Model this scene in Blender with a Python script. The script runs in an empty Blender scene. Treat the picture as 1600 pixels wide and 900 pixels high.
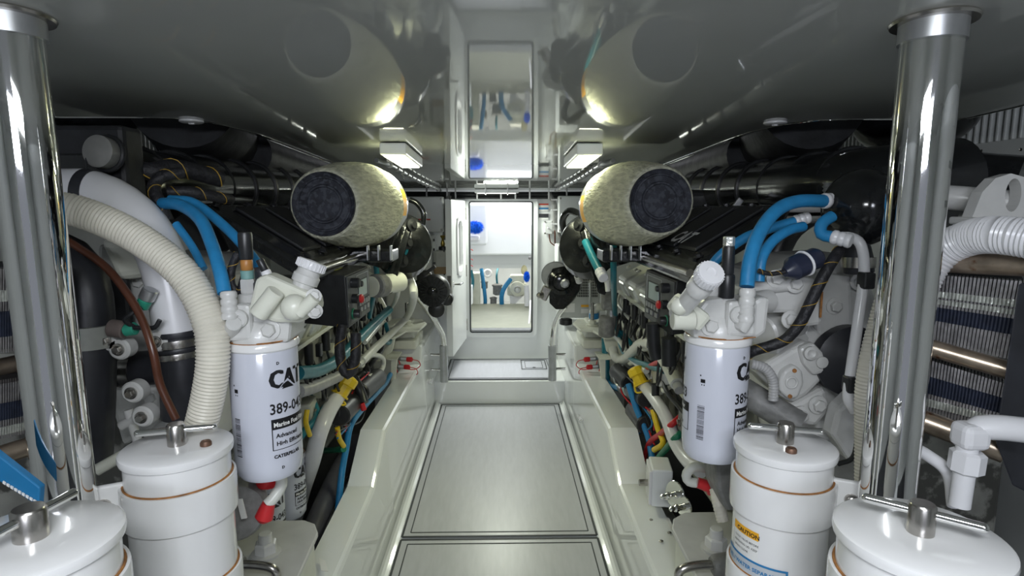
import bpy, bmesh, math, random
from mathutils import Vector, Matrix
random.seed(7)
R = math.radians
col = bpy.context.scene.collection
sc = bpy.context.scene
# ------------------------------------------------------------------ camera, world, lights, exposure
EYE = Vector((0, 0, 1.5)); FPX = 915.0; PITCH = R(7.78); YAW = R(1.06)
cd = bpy.data.cameras.new('camera'); cam = bpy.data.objects.new('camera', cd); col.objects.link(cam)
cam.location = EYE; cam.rotation_euler = (R(90) - PITCH, 0, -YAW)
cd.sensor_width = 36; cd.lens = 36 * FPX / 1600; cd.clip_start = .02; sc.camera = cam
w = bpy.data.worlds.new('world'); sc.world = w; w.use_nodes = True
w.node_tree.nodes['Background'].inputs[0].default_value = (.80, .86, 1, 1)
w.node_tree.nodes['Background'].inputs[1].default_value = .25
sc.view_settings.view_transform = 'Standard'; sc.view_settings.look = 'None'
sc.view_settings.exposure = 0.0; sc.view_settings.gamma = 1
def area(name, loc, aim, sx, sy, power, colr):
    l = bpy.data.lights.new(name, 'AREA'); l.shape = 'RECTANGLE'; l.size = sx; l.size_y = sy
    l.energy = power; l.color = colr
    o = bpy.data.objects.new(name, l); col.objects.link(o); o.location = loc
    o.rotation_euler = (Vector(aim) - Vector(loc)).to_track_quat('-Z', 'Y').to_euler(); return o
area('cockpit_hatch_light', (-.1, -1.35, 1.95), (0, 1.6, .7), .9, .5, 54, (.85, .89, 1))
area('aft_deckhead_light', (0, -.1, 1.80), (0, .6, .4), .6, .14, 14, (.92, .96, 1))
area('bulkhead_room_light', (.15, 6.0, 2.35), (0, 6.0, 0), .9, .9, 42, (.95, .96, 1))
area('added_well_fill', (.05, 7.0, 1.02), (.05, 7.05, 0), 1.2, .3, 9, (1, .98, .86))  # unseen fill lamp, added to brighten the inside of the well
area('ceiling_strip_light_left', (-.405, 2.48, 1.675), (-.405, 2.48, 0), .08, .42, 5.5, (.97, 1, .68))
area('ceiling_strip_light_right', (.335, 2.48, 1.675), (.335, 2.48, 0), .08, .42, 5.5, (.97, 1, .68))
area('ceiling_centre_light', (0, 4.86, 1.60), (0, 4.4, 0), .28, .06, 11, (.95, 1, .88))

def W(px, py, D):                                   # a point D metres ahead along the aisle
    x = (px - 800) / FPX; z = -(py - 450) / FPX
    y2 = math.cos(PITCH) + z * math.sin(PITCH); z2 = -math.sin(PITCH) + z * math.cos(PITCH)
    x3 = x * math.cos(YAW) + y2 * math.sin(YAW); y3 = -x * math.sin(YAW) + y2 * math.cos(YAW)
    return Vector((x3 * D / y3, D, 1.5 + z2 * D / y3))
def O(px, py, D):                                   # the same, pushed out beyond the stringers where that is nearer the truth
    if py > 470 and (455 < px < 700 or 905 < px < 1105): D = max(D, min(D * 1.35, .64 * FPX / abs(px - 783)))
    return W(px, py, D)
def PX(n, D): return n * D / FPX                    # n pixels of the photograph at distance D, in metres

# ------------------------------------------------------------------ materials
MATS = {}
def mat(name, c, rough=.5, metal=0, var=.12, bump=0, scale=30, ior=1.5, coat=0, emit=0, spots=None, stretch=None):
    if name in MATS: return MATS[name]
    m = bpy.data.materials.new(name); m.use_nodes = True; nt = m.node_tree; b = nt.nodes['Principled BSDF']
    b.inputs['Roughness'].default_value = rough; b.inputs['Metallic'].default_value = metal; b.inputs['IOR'].default_value = ior
    b.inputs['Coat Weight'].default_value = coat
    tc = nt.nodes.new('ShaderNodeTexCoord'); n = nt.nodes.new('ShaderNodeTexNoise'); n.inputs['Scale'].default_value = scale
    n.inputs['Detail'].default_value = 4; src = tc.outputs['Object']
    if stretch:
        mp = nt.nodes.new('ShaderNodeMapping'); mp.inputs['Scale'].default_value = stretch
        nt.links.new(src, mp.inputs[0]); src = mp.outputs[0]
    nt.links.new(src, n.inputs['Vector'])
    cr = nt.nodes.new('ShaderNodeValToRGB'); nt.links.new(n.outputs[0], cr.inputs[0])
    cr.color_ramp.elements[0].position = .3; cr.color_ramp.elements[1].position = .7
    cr.color_ramp.elements[0].color = [max(0, v * (1 - var)) for v in c] + [1]
    cr.color_ramp.elements[1].color = [min(1, v * (1 + var)) for v in c] + [1]
    out = cr.outputs[0]
    if spots:                                        # (colour, scale, threshold): wear, rust, lint, painted shade on the engine block
        n2 = nt.nodes.new('ShaderNodeTexNoise'); n2.inputs['Scale'].default_value = spots[1]; n2.inputs['Detail'].default_value = 6
        nt.links.new(tc.outputs['Object'], n2.inputs['Vector'])
        r2 = nt.nodes.new('ShaderNodeValToRGB'); nt.links.new(n2.outputs[0], r2.inputs[0])
        r2.color_ramp.elements[0].position = spots[2]; r2.color_ramp.elements[1].position = min(1, spots[2] + .06)
        mx = nt.nodes.new('ShaderNodeMix'); mx.data_type = 'RGBA'
        nt.links.new(r2.outputs[0], mx.inputs[0]); nt.links.new(out, mx.inputs[6]); mx.inputs[7].default_value = (*spots[0], 1)
        out = mx.outputs[2]
    nt.links.new(out, b.inputs['Base Color'])
    if bump:
        bp = nt.nodes.new('ShaderNodeBump'); bp.inputs['Strength'].default_value = bump; bp.inputs['Distance'].default_value = .01
        nt.links.new(n.outputs[0], bp.inputs['Height']); nt.links.new(bp.outputs[0], b.inputs['Normal'])
    if emit:
        b.inputs['Emission Color'].default_value = (*c, 1); b.inputs['Emission Strength'].default_value = emit
    MATS[name] = m; return m
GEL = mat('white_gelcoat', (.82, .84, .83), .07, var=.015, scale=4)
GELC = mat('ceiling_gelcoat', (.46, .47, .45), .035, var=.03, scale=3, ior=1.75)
PAINT = mat('bulkhead_paint', (.78, .80, .80), .3, var=.03, scale=5)
HATCH = mat('grey_hatch', (.42, .43, .45), .32, var=.05, scale=8, bump=.02, stretch=(6, 1, 1))
HATCH2 = mat('grey_landing', (.50, .51, .56), .38, var=.04, scale=8, stretch=(6, 1, 1))
GASK = mat('black_gasket', (.02, .025, .025), .5)
CHROME = mat('polished_steel', (.86, .86, .84), .035, 1, var=.02, scale=5)
STEEL = mat('brushed_steel', (.50, .48, .45), .25, 1, var=.15, scale=40)
ALU = mat('dull_aluminium', (.45, .46, .47), .35, .8, var=.12, scale=20)
ENG = mat('engine_enamel', (.60, .60, .585), .32, var=.06, scale=18, bump=.12, coat=.15, spots=((.30, .22, .14), 9, .74))
ENGI = mat('engine_ivory', (.68, .69, .60), .30, var=.07, scale=14, bump=.08, spots=((.34, .28, .16), 9, .75))
CAST = mat('cast_grey', (.19, .19, .185), .5, var=.25, scale=40, bump=.3)
CAN = mat('white_canister', (.80, .80, .80), .16, var=.02, scale=6, coat=.3)
FILT = mat('filter_enamel', (.60, .62, .70), .16, var=.015, scale=6, coat=.3)
RUST = mat('rust_stain', (.32, .14, .04), .7, var=.4, scale=60)
BLK = mat('black_plastic', (.018, .019, .021), .38, var=.3, scale=30)
BLKG = mat('black_gloss', (.012, .013, .014), .14, var=.3, scale=30, bump=.04)
BLKM = mat('black_insulation', (.014, .015, .018), .6, var=.5, scale=14, bump=.5)
RUB = mat('black_rubber', (.02, .021, .026), .42, var=.3, scale=16, bump=.1)
FELT = mat('wool_felt', (.50, .50, .39), .95, var=.26, scale=70, bump=1.0, stretch=(1, .3, 1.4))
DISC = mat('dusty_end_cap', (.022, .024, .034), .75, var=.5, scale=26, bump=.2, spots=((.05, .055, .07), 60, .50))
BLUE = mat('blue_hose', (.02, .22, .47), .42, var=.10, scale=40, bump=.1)
TEAL = mat('teal_hose', (.015, .17, .22), .35, var=.15, scale=30)
BRUSH = mat('blue_bristle', (.0, .16, .80), .7, var=.3, scale=60)
BEIGE = mat('cream_corrugated', (.70, .67, .58), .36, var=.06, scale=18)
WHOSE = mat('white_hose', (.66, .67, .62), .3, var=.06, scale=18)
WPVC = mat('white_pvc', (.74, .74, .76), .25, var=.03, scale=12)
YEL = mat('yellow_plastic', (.78, .55, .02), .38, var=.1, scale=25)
RED = mat('red_rubber', (.55, .02, .025), .4, var=.12, scale=25)
GRN = mat('green_hose', (.01, .17, .09), .4, var=.15, scale=25)
BRN = mat('brown_hose', (.085, .028, .014), .32, var=.15, scale=25)
COP = mat('weathered_bronze', (.44, .36, .28), .3, .85, var=.3, scale=25, spots=((.20, .09, .04), 22, .60))
FIN = mat('steel_fin', (.34, .33, .34), .38, .8, var=.3, scale=60)
FIND = mat('dark_fin', (.022, .028, .05), .4, .2, var=.3, scale=60)
INK = mat('black_ink', (.008, .008, .01), .4)
PAPER = mat('label_paper', (.80, .80, .78), .45, var=.02)
ORG = mat('orange_ink', (.85, .42, .02), .45, var=.03)
BLUI = mat('blue_ink', (.02, .20, .45), .45, var=.03)
GREYI = mat('grey_label', (.50, .54, .58), .5, var=.05)
REDI = mat('red_ink', (.6, .06, .03), .45, var=.03)
OLIVE = mat('olive_floor', (.34, .35, .28), .5, var=.06, scale=10)
TANM = mat('tan_liquid', (.42, .28, .13), .4, var=.1, scale=12)
LED = mat('lamp_diffuser', (1, 1, .80), .4, var=.0, emit=6)
LED2 = mat('centre_diffuser', (1, 1, .88), .4, var=.0, emit=2.2)
SCREEN = mat('lcd_screen', (.42, .50, .52), .15, var=.03)
HULL = mat('hull_white', (.52, .54, .52), .45, var=.05, scale=5)
LBLUE = mat('blue_strap', (.01, .16, .36), .5, var=.05)
SILV = mat('silver_wrap', (.62, .64, .60), .28, .6, var=.2, scale=50, bump=.5)
LOOM = mat('braided_loom', (.014, .014, .017), .55, var=.5, scale=80, bump=.4)
THREAD = mat('yellow_tracer', (.40, .25, .03), .6)

# ------------------------------------------------------------------ mesh helpers
class MB:
    def __init__(s): s.v = []; s.f = []; s.sm = []
    def add(s, vs, fs, smooth=False):
        k = len(s.v); s.v += [Vector(v) for v in vs]; s.f += [[i + k for i in f] for f in fs]; s.sm += [smooth] * len(fs); return s
    def bm(s, bm, smooth=False):
        bm.verts.index_update(); s.add([v.co.copy() for v in bm.verts], [[v.index for v in f.verts] for f in bm.faces], smooth); bm.free(); return s
    def box(s, c, size, rot=None, bev=0, seg=2):
        bm = bmesh.new(); bmesh.ops.create_cube(bm, size=1)
        bmesh.ops.scale(bm, vec=size, verts=bm.verts)
        if bev: bmesh.ops.bevel(bm, geom=bm.edges[:], offset=min(bev, min(size) * .45), segments=seg, affect='EDGES', profile=.5)
        M = Matrix.Translation(c) @ (rot.to_4x4() if rot else Matrix.Identity(4)); bmesh.ops.transform(bm, matrix=M, verts=bm.verts)
        return s.bm(bm)
    def hexa(s, a, b, bev=0, seg=2):                # two quads (same winding) joined
        bm = bmesh.new(); va = [bm.verts.new(p) for p in a]; vb = [bm.verts.new(p) for p in b]
        bm.faces.new(va); bm.faces.new(vb[::-1]); n = len(a)
        for i in range(n): bm.faces.new((va[(i + 1) % n], va[i], vb[i], vb[(i + 1) % n]))
        bmesh.ops.recalc_face_normals(bm, faces=bm.faces)
        if bev: bmesh.ops.bevel(bm, geom=bm.edges[:], offset=bev, segments=seg, affect='EDGES', profile=.5)
        return s.bm(bm)
    def prism(s, poly, d, bev=0, seg=2): return s.hexa([Vector(p) for p in poly], [Vector(p) + Vector(d) for p in poly], bev, seg)
    def lathe(s, prof, p, axis=(0, 0, 1), n=24, smooth=True, sx=None):   # prof: (radius, height along the axis)
        ax = Vector(axis).normalized(); u = ax.orthogonal().normalized(); v = ax.cross(u); p = Vector(p)
        vs = []; fs = []
        for r, h in prof:
            for i in range(n):
                a = 2 * math.pi * i / n; vs.append(p + ax * h + (u * math.cos(a) + v * math.sin(a)) * max(r, 1e-5))
        for j in range(len(prof) - 1):
            for i in range(n): fs.append((j * n + i, j * n + (i + 1) % n, (j + 1) * n + (i + 1) % n, (j + 1) * n + i))
        fs.append(tuple(range(n))[::-1]); fs.append(tuple(range((len(prof) - 1) * n, len(prof) * n)))
        return s.add(vs, fs, smooth)
    def cyl(s, p, q, r, n=16, r2=None, bev=0, smooth=True):
        p = Vector(p); q = Vector(q); L = (q - p).length; r2 = r if r2 is None else r2; b = bev or min(r * .12, L * .2)
        return s.lathe([(r - b, 0), (r, b), (r2, L - b), (r2 - b, L)], p, q - p, n, smooth)
    def tube(s, pts, r, n=12, step=None, rib=0, pitch=.008, raw=False):
        P = [Vector(p) for p in pts] if raw else spline(pts, step or max(.006, (r(0) if callable(r) else r) * .7))
        if rib: P = resample(P, pitch / 4)
        N = len(P); t0 = (P[1] - P[0]).normalized(); u = t0.orthogonal().normalized(); vs = []; fs = []
        for i in range(N):
            t = (P[min(i + 1, N - 1)] - P[max(i - 1, 0)]).normalized(); u = (u - t * u.dot(t)).normalized(); v = t.cross(u)
            rr = r(i / (N - 1)) if callable(r) else r
            if rib: rr *= 1 - rib * (0, .5, 1, .5)[i % 4]
            for k in range(n):
                a = 2 * math.pi * k / n; vs.append(P[i] + (u * math.cos(a) + v * math.sin(a)) * rr)
        for i in range(N - 1):
            for k in range(n): fs.append((i * n + k, i * n + (k + 1) % n, (i + 1) * n + (k + 1) % n, (i + 1) * n + k))
        fs.append(tuple(range(n))[::-1]); fs.append(tuple(range((N - 1) * n, N * n)))
        return s.add(vs, fs, True)
    def ball(s, c, r, n=16, sc=(1, 1, 1)):
        bm = bmesh.new(); bmesh.ops.create_uvsphere(bm, u_segments=n, v_segments=n // 2 + 2, radius=r)
        bmesh.ops.scale(bm, vec=sc, verts=bm.verts); bmesh.ops.translate(bm, vec=c, verts=bm.verts); return s.bm(bm, True)
def catmull(P, k):
    P = [P[0] * 2 - P[1]] + P + [P[-1] * 2 - P[-2]]; out = []
    for i in range(1, len(P) - 2):
        a, b, c, d = P[i - 1:i + 3]
        for j in range(k):
            t = j / k; out.append(.5 * ((2 * b) + (c - a) * t + (2 * a - 5 * b + 4 * c - d) * t * t + (3 * b - a - 3 * c + d) * t ** 3))
    out.append(P[-2]); return out
def resample(P, step):
    L = [0]
    for i in range(len(P) - 1): L.append(L[-1] + (P[i + 1] - P[i]).length)
    n = max(2, int(L[-1] / step)); out = []; j = 0
    for i in range(n + 1):
        t = L[-1] * i / n
        while j < len(L) - 2 and L[j + 1] < t: j += 1
        out.append(P[j].lerp(P[j + 1], (t - L[j]) / max(1e-9, L[j + 1] - L[j])))
    return out
def spline(pts, step): return resample(catmull([Vector(p) for p in pts], 12), step)

def reg(o, label=None, cat=None, group=None, kind=None):
    if label: o['label'] = label
    if cat: o['category'] = cat
    if group: o['group'] = group
    if kind: o['kind'] = kind
    return o
def org(o):
    p = Vector((0, 0, 0))
    while o: p += o.location; o = o.parent
    return p
def put(name, mb, m, parent=None, label=None, cat=None, group=None, kind=None):
    me = bpy.data.meshes.new(name); o = bpy.data.objects.new(name, me)
    if parent: o.parent = parent; off = org(parent)
    else:
        xs = [v.x for v in mb.v]; ys = [v.y for v in mb.v]; zs = [v.z for v in mb.v]
        off = Vector(((min(xs) + max(xs)) / 2, (min(ys) + max(ys)) / 2, min(zs))); o.location = off
    me.from_pydata([v - off for v in mb.v], [], mb.f); me.materials.append(m)
    me.polygons.foreach_set('use_smooth', mb.sm); me.validate()
    col.objects.link(o)
    if any(mb.sm) :
        bm = bmesh.new(); bm.from_mesh(me)
        for e in bm.edges:
            if len(e.link_faces) == 2 and e.calc_face_angle(0) > .7: e.smooth = False
        bm.to_mesh(me); bm.free()
    return reg(o, label, cat, group, kind)
def thing(name, label, cat, loc, group=None):
    o = bpy.data.objects.new(name, None); col.objects.link(o); o.location = loc; o.empty_display_size = .05
    return reg(o, label, cat, group)
def struct(name, mb, m, parent=None): return put(name, mb, m, parent, kind=None if parent else 'structure')
def inst(o, delta):                                  # a copy of a part under the same parent, sharing its mesh
    c = o.copy(); col.objects.link(c); c.location = o.location + Vector(delta); return c
def hexbolt(parent, p, d, r=.008, m=None, h=.008):
    d = Vector(d).normalized(); p = Vector(p); b = MB()
    b.lathe([(r * 1.5, 0), (r * 1.5, h * .3), (r * 1.3, h * .35)], p, d, 16)
    b.lathe([(r, h * .3), (r, h * 1.1), (r * .8, h * 1.25)], p, d, 6, False)
    return put('bolt', b, m or ENG, parent)
def ring(c, axis, R0, r, n=24, m=8):
    ax = Vector(axis).normalized(); u = ax.orthogonal().normalized(); v = ax.cross(u); c = Vector(c); vs = []; fs = []
    for i in range(n):
        a = 2 * math.pi * i / n; d = u * math.cos(a) + v * math.sin(a)
        for j in range(m):
            b = 2 * math.pi * j / m; vs.append(c + d * (R0 + r * math.cos(b)) + ax * r * math.sin(b))
    for i in range(n):
        for j in range(m): fs.append((i * m + j, i * m + (j + 1) % m, ((i + 1) % n) * m + (j + 1) % m, ((i + 1) % n) * m + j))
    return vs, fs
def fitting(parent, p, q, r, m=None, name='hose_fitting', k=3):   # a stack of crimp rings
    p = Vector(p); q = Vector(q); L = (q - p).length; pr = []
    for i in range(k):
        a = L * i / k; b = L / k; pr += [(r * .86, a), (r, a + b * .2), (r, a + b * .75), (r * .86, a + b * .95)]
    return put(name, MB().lathe(pr, p, q - p, 16), m or WPVC, parent)
def text_mesh(s, size, bold=.0, sx=1):
    cu = bpy.data.curves.new('t', 'FONT'); cu.body = s; cu.size = size; cu.offset = bold; cu.resolution_u = 2
    cu.align_x = 'LEFT'; o = bpy.data.objects.new('t', cu); col.objects.link(o)
    dg = bpy.context.evaluated_depsgraph_get(); me = o.evaluated_get(dg).to_mesh()
    vs = [Vector((v.co.x * sx, v.co.y, 0)) for v in me.vertices]; fs = [list(p.vertices) for p in me.polygons]
    o.evaluated_get(dg).to_mesh_clear(); bpy.data.objects.remove(o); bpy.data.curves.remove(cu); return vs, fs
def rect2(x0, y0, x1, y1, nx=1):
    vs = []; fs = []
    for i in range(nx + 1): x = x0 + (x1 - x0) * i / nx; vs += [Vector((x, y0, 0)), Vector((x, y1, 0))]
    for i in range(nx): fs.append([2 * i, 2 * i + 2, 2 * i + 3, 2 * i + 1])
    return vs, fs
def wrap(vs, c, r, ang, z, lift=.0006):              # flat art (x = arc length, y = up) bent round a vertical cylinder
    out = []
    for v in vs:
        a = ang + v.x / r; out.append(Vector((c[0] + math.cos(a) * (r + lift), c[1] + math.sin(a) * (r + lift), z + v.y)))
    return out
def onplane(vs, o, u, v, lift=.0008):
    n = Vector(u).cross(Vector(v)).normalized(); return [Vector(o) + Vector(u) * p.x + Vector(v) * p.y + n * lift for p in vs]

# ================================================================== THE SETTING
AX = -.01                                            # centre line of the aisle
b = MB().box((0, 1.7, -.02), (4.1, 7.0, .04)); struct('floor', b, GEL)
floor = bpy.data.objects['floor']
def hatch(x0, x1, y0, y1, z, m, nm, inset=.035):
    """a lift-out floor panel with its black perimeter and inner gaskets"""
    p = put(nm, MB().box(((x0 + x1) / 2, (y0 + y1) / 2, z + .004), (x1 - x0, y1 - y0, .008), bev=.002), m, floor)
    g = MB()
    for k, wd in ((0, .010), (inset, .005)):
        a, b_, c, d = x0 + k, x1 - k, y0 + k, y1 - k; zz = z + .0085
        for cx, cy, sx, sy in (((a + b_) / 2, c, b_ - a, wd), ((a + b_) / 2, d, b_ - a, wd), (a, (c + d) / 2, wd, d - c), (b_, (c + d) / 2, wd, d - c)):
            g.box((cx, cy, zz), (sx, sy, .003))
    put('gasket', g, GASK, p); return p
hatch(-.457, .437, 2.51, 4.33, 0, HATCH, 'floor_hatch')
hatch(-.457, .437, .6, 2.485, 0, HATCH, 'floor_hatch')
# raised landing in front of the bulkhead
lb = MB().box((AX, 4.87, .09), (1.03, 1.0, .18), bev=.012, seg=3); struct('trim_1', lb, GEL); land = bpy.data.objects['trim_1']
p = put('landing_panel', MB().box((AX, 4.70, .184), (.86, .61, .008), bev=.002), HATCH2, land)
g = MB()
for k, wd in ((0, .012), (.028, .004)):
    for cx, cy, sx, sy in ((AX, 4.395 + k, .86 - 2 * k, wd), (AX, 5.0 - k, .86 - 2 * k, wd), (AX - .43 + k, 4.7, wd, .6 - 2 * k), (AX + .43 - k, 4.7, wd, .6 - 2 * k)):
        g.box((cx, cy, .189), (sx, sy, .003))
put('gasket', g, GASK, p)
q = put('inspection_hatch', MB().box((.27, 4.80, .190), (.18, .25, .006), bev=.002), HATCH2, p); g = MB()
for k, wd in ((-.012, .006), (.018, .004)):
    for cx, cy, sx, sy in ((.27, 4.675 + k, .18 - 2 * k, wd), (.27, 4.925 - k, .18 - 2 * k, wd), (.18 + k, 4.8, wd, .25 - 2 * k), (.36 - k, 4.8, wd, .25 - 2 * k)):
        g.box((cx, cy, .1935), (sx, sy, .003))
g.lathe([(.014, 0), (.014, .004)], (.27, 4.70, .192), (0, 0, 1), 16); put('gasket', g, GASK, p)
# coves along the aisle and the engine stringers with their stepped tops
ST = [(5.0, .57), (3.90, .57), (3.82, .465), (2.62, .48), (2.36, .33), (1.9, .31), (.5, .29)]
def stringer(s, nm):
    ib = AX + s * .485; it = AX + s * (.535 if s < 0 else .512); m = MB(); n = 0
    dense = []
    for i in range(len(ST) - 1):
        (ya, za), (yb, zb) = ST[i], ST[i + 1]; dense += [(ya, za)]
    dense.append(ST[-1]); dense = [(v.y, v.z) for v in catmull([Vector((0, a, c)) for a, c in ST], 1)]
    vs = []; outer = []
    for y, z in dense:
        ob = AX + s * (.86 if y > 3.86 else .645)
        vs += [(ib, y, 0), (ib + s * .012, y, .012), (it - s * .006, y, z - .02), (it, y, z - .006), (it + s * .010, y, z), (ob, y, z), (ob, y, 0)]
    fs = []
    for i in range(len(dense) - 1):
        for k in range(6): fs.append((i * 7 + k, i * 7 + k + 1, (i + 1) * 7 + k + 1, (i + 1) * 7 + k))
    fs += [tuple(range(7)), tuple(range(7 * (len(dense) - 1), 7 * len(dense)))]
    if s > 0: fs = [f[::-1] for f in fs]
    m.add(vs, fs); bm = bmesh.new(); me = bpy.data.meshes.new('x'); me.from_pydata(m.v, [], m.f); bm.from_mesh(me)
    bmesh.ops.recalc_face_normals(bm, faces=bm.faces); o = MB().bm(bm); bpy.data.meshes.remove(me)
    struct(nm, o, GEL)
stringer(-1, 'trim_2'); stringer(1, 'trim_3')
for s, nm in ((-1, 'baseboard_left'), (1, 'baseboard_right')):   # white coved gutter
    m = MB(); x0 = AX + s * .487; pr = [(0, .040), (-.006, .022), (-.016, .010), (-.03, .006), (-.03, 0), (0, 0)]
    m.prism([(x0 + s * a, .5, c) for a, c in pr], (0, 3.86, 0)); struct(nm, m, GEL)
# ceiling: one glossy moulded panel, rising slightly towards the camera, with a chamfered lip
def cz(y): return 1.825 - .035 * y
def ceiling():
    out = []
    def arc(cx, cy, r, a0, a1, n=6): return [(cx + r * math.cos(R(a0 + (a1 - a0) * i / n)), cy + r * math.sin(R(a0 + (a1 - a0) * i / n))) for i in range(n + 1)]
    out = [(-1.43, -1.7)] + arc(-1.37, 1.78, .06, 180, 90, 4) + [(-1.06, 1.84)]
    out += [(-.99, 1.86), (-.94, 1.91), (-.90, 2.0), (-.88, 2.4), (-.88, 5.0)]
    right = [(-x - .0, y) for x, y in out][::-1]; P = out + right; n = len(P)
    cx = 0; ins = []
    for i, (x, y) in enumerate(P):
        sgn = -1 if x < 0 else 1; ax_, ay_ = P[i - 1]; bx_, by_ = P[(i + 1) % n]
        d = Vector((bx_ - ax_, by_ - ay_)).normalized(); nn = Vector((-d.y, d.x)); k = .055
        x2, y2 = x - nn.x * -k, y - nn.y * -k
        c = Vector((0, 1.2)) - Vector((x, y))
        if nn.dot(c) < 0: pass
        ins.append((x - sgn * .055 if abs(d.y) > .1 else x, y - (.06 if 1.7 < y < 1.95 and abs(x) > .9 else 0)))
    m = MB(); bot = [(x, y, cz(y)) for x, y in ins]; lip = [(x, y, cz(y) + .012) for x, y in P]; top = [(x, y, cz(y) + .05) for x, y in P]
    vs = bot + lip + top; fs = [tuple(range(n))]
    for i in range(n):
        j = (i + 1) % n; fs += [(i, j, n + j, n + i), (n + i, n + j, 2 * n + j, 2 * n + i)]
    fs.append(tuple(range(2 * n, 3 * n))[::-1]); m.add(vs, fs); return m
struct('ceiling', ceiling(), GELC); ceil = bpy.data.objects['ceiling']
rim = MB()
for s in (-1, 1):
    rim.tube([(s * 1.43, 1.0, cz(1) + .012), (s * 1.43, 1.76, cz(1.8) + .012), (s * 1.38, 1.84, cz(1.84) + .012), (s * 1.06, 1.84, cz(1.84) + .012), (s * .96, 1.885, cz(1.87) + .012), (s * .89, 2.02, cz(2.0) + .012), (s * .88, 2.4, cz(2.4) + .012), (s * .88, 4.98, cz(5) + .012)], .0022, 6, .05)
for s in (-1, 1): rim.tube([(s * 1.38, 1.76, cz(1.76) - .001), (s * 1.36, 1.785, cz(1.785) - .001), (s * 1.02, 1.785, cz(1.785) - .001), (s * .94, 1.82, cz(1.82) - .001), (s * .86, 1.95, cz(1.95) - .001), (s * .825, 2.4, cz(2.4) - .001), (s * .825, 4.98, cz(5) - .001)], .0012, 6, .05)
put('panel_lip', rim, CHROME, ceil)
for x in (-.93, .84):
    m = MB(); m.lathe([(.028, 0), (.034, .003), (.034, .007), (.032, .009), (.034, .011), (.033, .018)], (x, 1.83, cz(1.83) - .008), (0, 0, 1), 28)
    m.lathe([(.008, -.004), (.010, 0)], (x, 1.83, cz(1.83) - .008), (0, 0, 1), 6)
    put('standoff_cap', m, WPVC, ceil)
struct('trim_4', MB().box((0, 1.65, 2.25), (4.1, 6.9, .04)), HULL)
m = MB().box((-1.35, -1.75, 1.1), (1.4, .05, 2.3)).box((1.35, -1.75, 1.1), (1.4, .05, 2.3)).box((0, -1.75, 2.0), (1.4, .05, .5)); struct('wall_front', m, PAINT)     # deckhead far above the engines
# hull sides with ribbed vents
for s, nm in ((-1, 'wall_left'), (1, 'wall_right')):
    m = MB().box((s * 2.0, 1.65, 1.1), (.05, 6.9, 2.3)); struct(nm, m, HULL); wl = bpy.data.objects[nm]
    put('fairing_panel', MB().prism([(s * 1.97, .9, 1.50), (s * 1.86, .9, 1.52), (s * 1.86, .9, 1.62), (s * 1.80, .9, 1.64), (s * 1.80, .9, 1.74), (s * 1.97, .9, 1.76)], (0, 4.0, 0)), HULL, wl)
    r0 = put('vent_rib', MB().box((s * 1.84, 1.3, 1.86), (.07, .013, .24), bev=.003, seg=1), HULL, wl)
    for i in range(1, 90): inst(r0, (0, .033 * i, 0))
    sc0 = put('screw', MB().lathe([(.006, 0), (.006, .002), (.002, .003)], (s * 1.80, 1.7, 1.70), (-s, 0, 0), 10), STEEL, wl)
    for i in range(1, 14): inst(sc0, (0, .17 * i, .012 * (i % 2)))
# bulkhead with the doorway cut through it
BY = 5.03; zt = cz(5) + .03
DX0, DX1, DZ0, DZ1 = -.272, .270, .425, 1.555
m = MB()
for a, b_, c, d in ((-2.0, DX0, 0, zt), (DX1, 2.0, 0, zt), (DX0, DX1, 0, DZ0), (DX0, DX1, DZ1, zt)):
    m.box(((a + b_) / 2, BY + .03, (c + d) / 2), (b_ - a, .06, d - c))
m.box((-1.45, BY + .03, 2.0), (1.12, .06, .6)); m.box((1.45, BY + .03, 2.0), (1.12, .06, .6))
struct('wall_back', m, PAINT); wb = bpy.data.objects['wall_back']
def rrect(x0, x1, z0, z1, r, n=5):
    P = []
    for cx, cz_, a0 in ((x1 - r, z1 - r, 0), (x0 + r, z1 - r, 90), (x0 + r, z0 + r, 180), (x1 - r, z0 + r, 270)):
        for i in range(n + 1): a = R(a0 + 90 * i / n); P.append((cx + r * math.cos(a), cz_ + r * math.sin(a)))
    return P
def frame(x0, x1, z0, z1, wd, y0, y1, r=.02, mapf=None):
    """raised ring round a rounded rectangle"""
    I = rrect(x0, x1, z0, z1, r); O = rrect(x0 - wd, x1 + wd, z0 - wd, z1 + wd, r + wd); n = len(I)
    f = mapf or (lambda x, z, y: (x, y, z)); vs = []
    for P, y in ((I, y0), (O, y0), (O, y1), (I, y1)): vs += [f(x, z, y) for x, z in P]
    fs = []
    for k in range(4):
        for i in range(n): j = (i + 1) % n; a, b_ = k * n, ((k + 1) % 4) * n; fs.append((a + i, a + j, b_ + j, b_ + i))
    return MB().add(vs, fs)
struct('trim_5', frame(DX0, DX1, DZ0, DZ1, .042, BY - .022, BY + .005, .012), PAINT)
struct('trim_6', frame(DX0 + .008, DX1 - .008, DZ0 + .008, DZ1 - .008, .010, BY - .026, BY + .04, .012), GASK)
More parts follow.
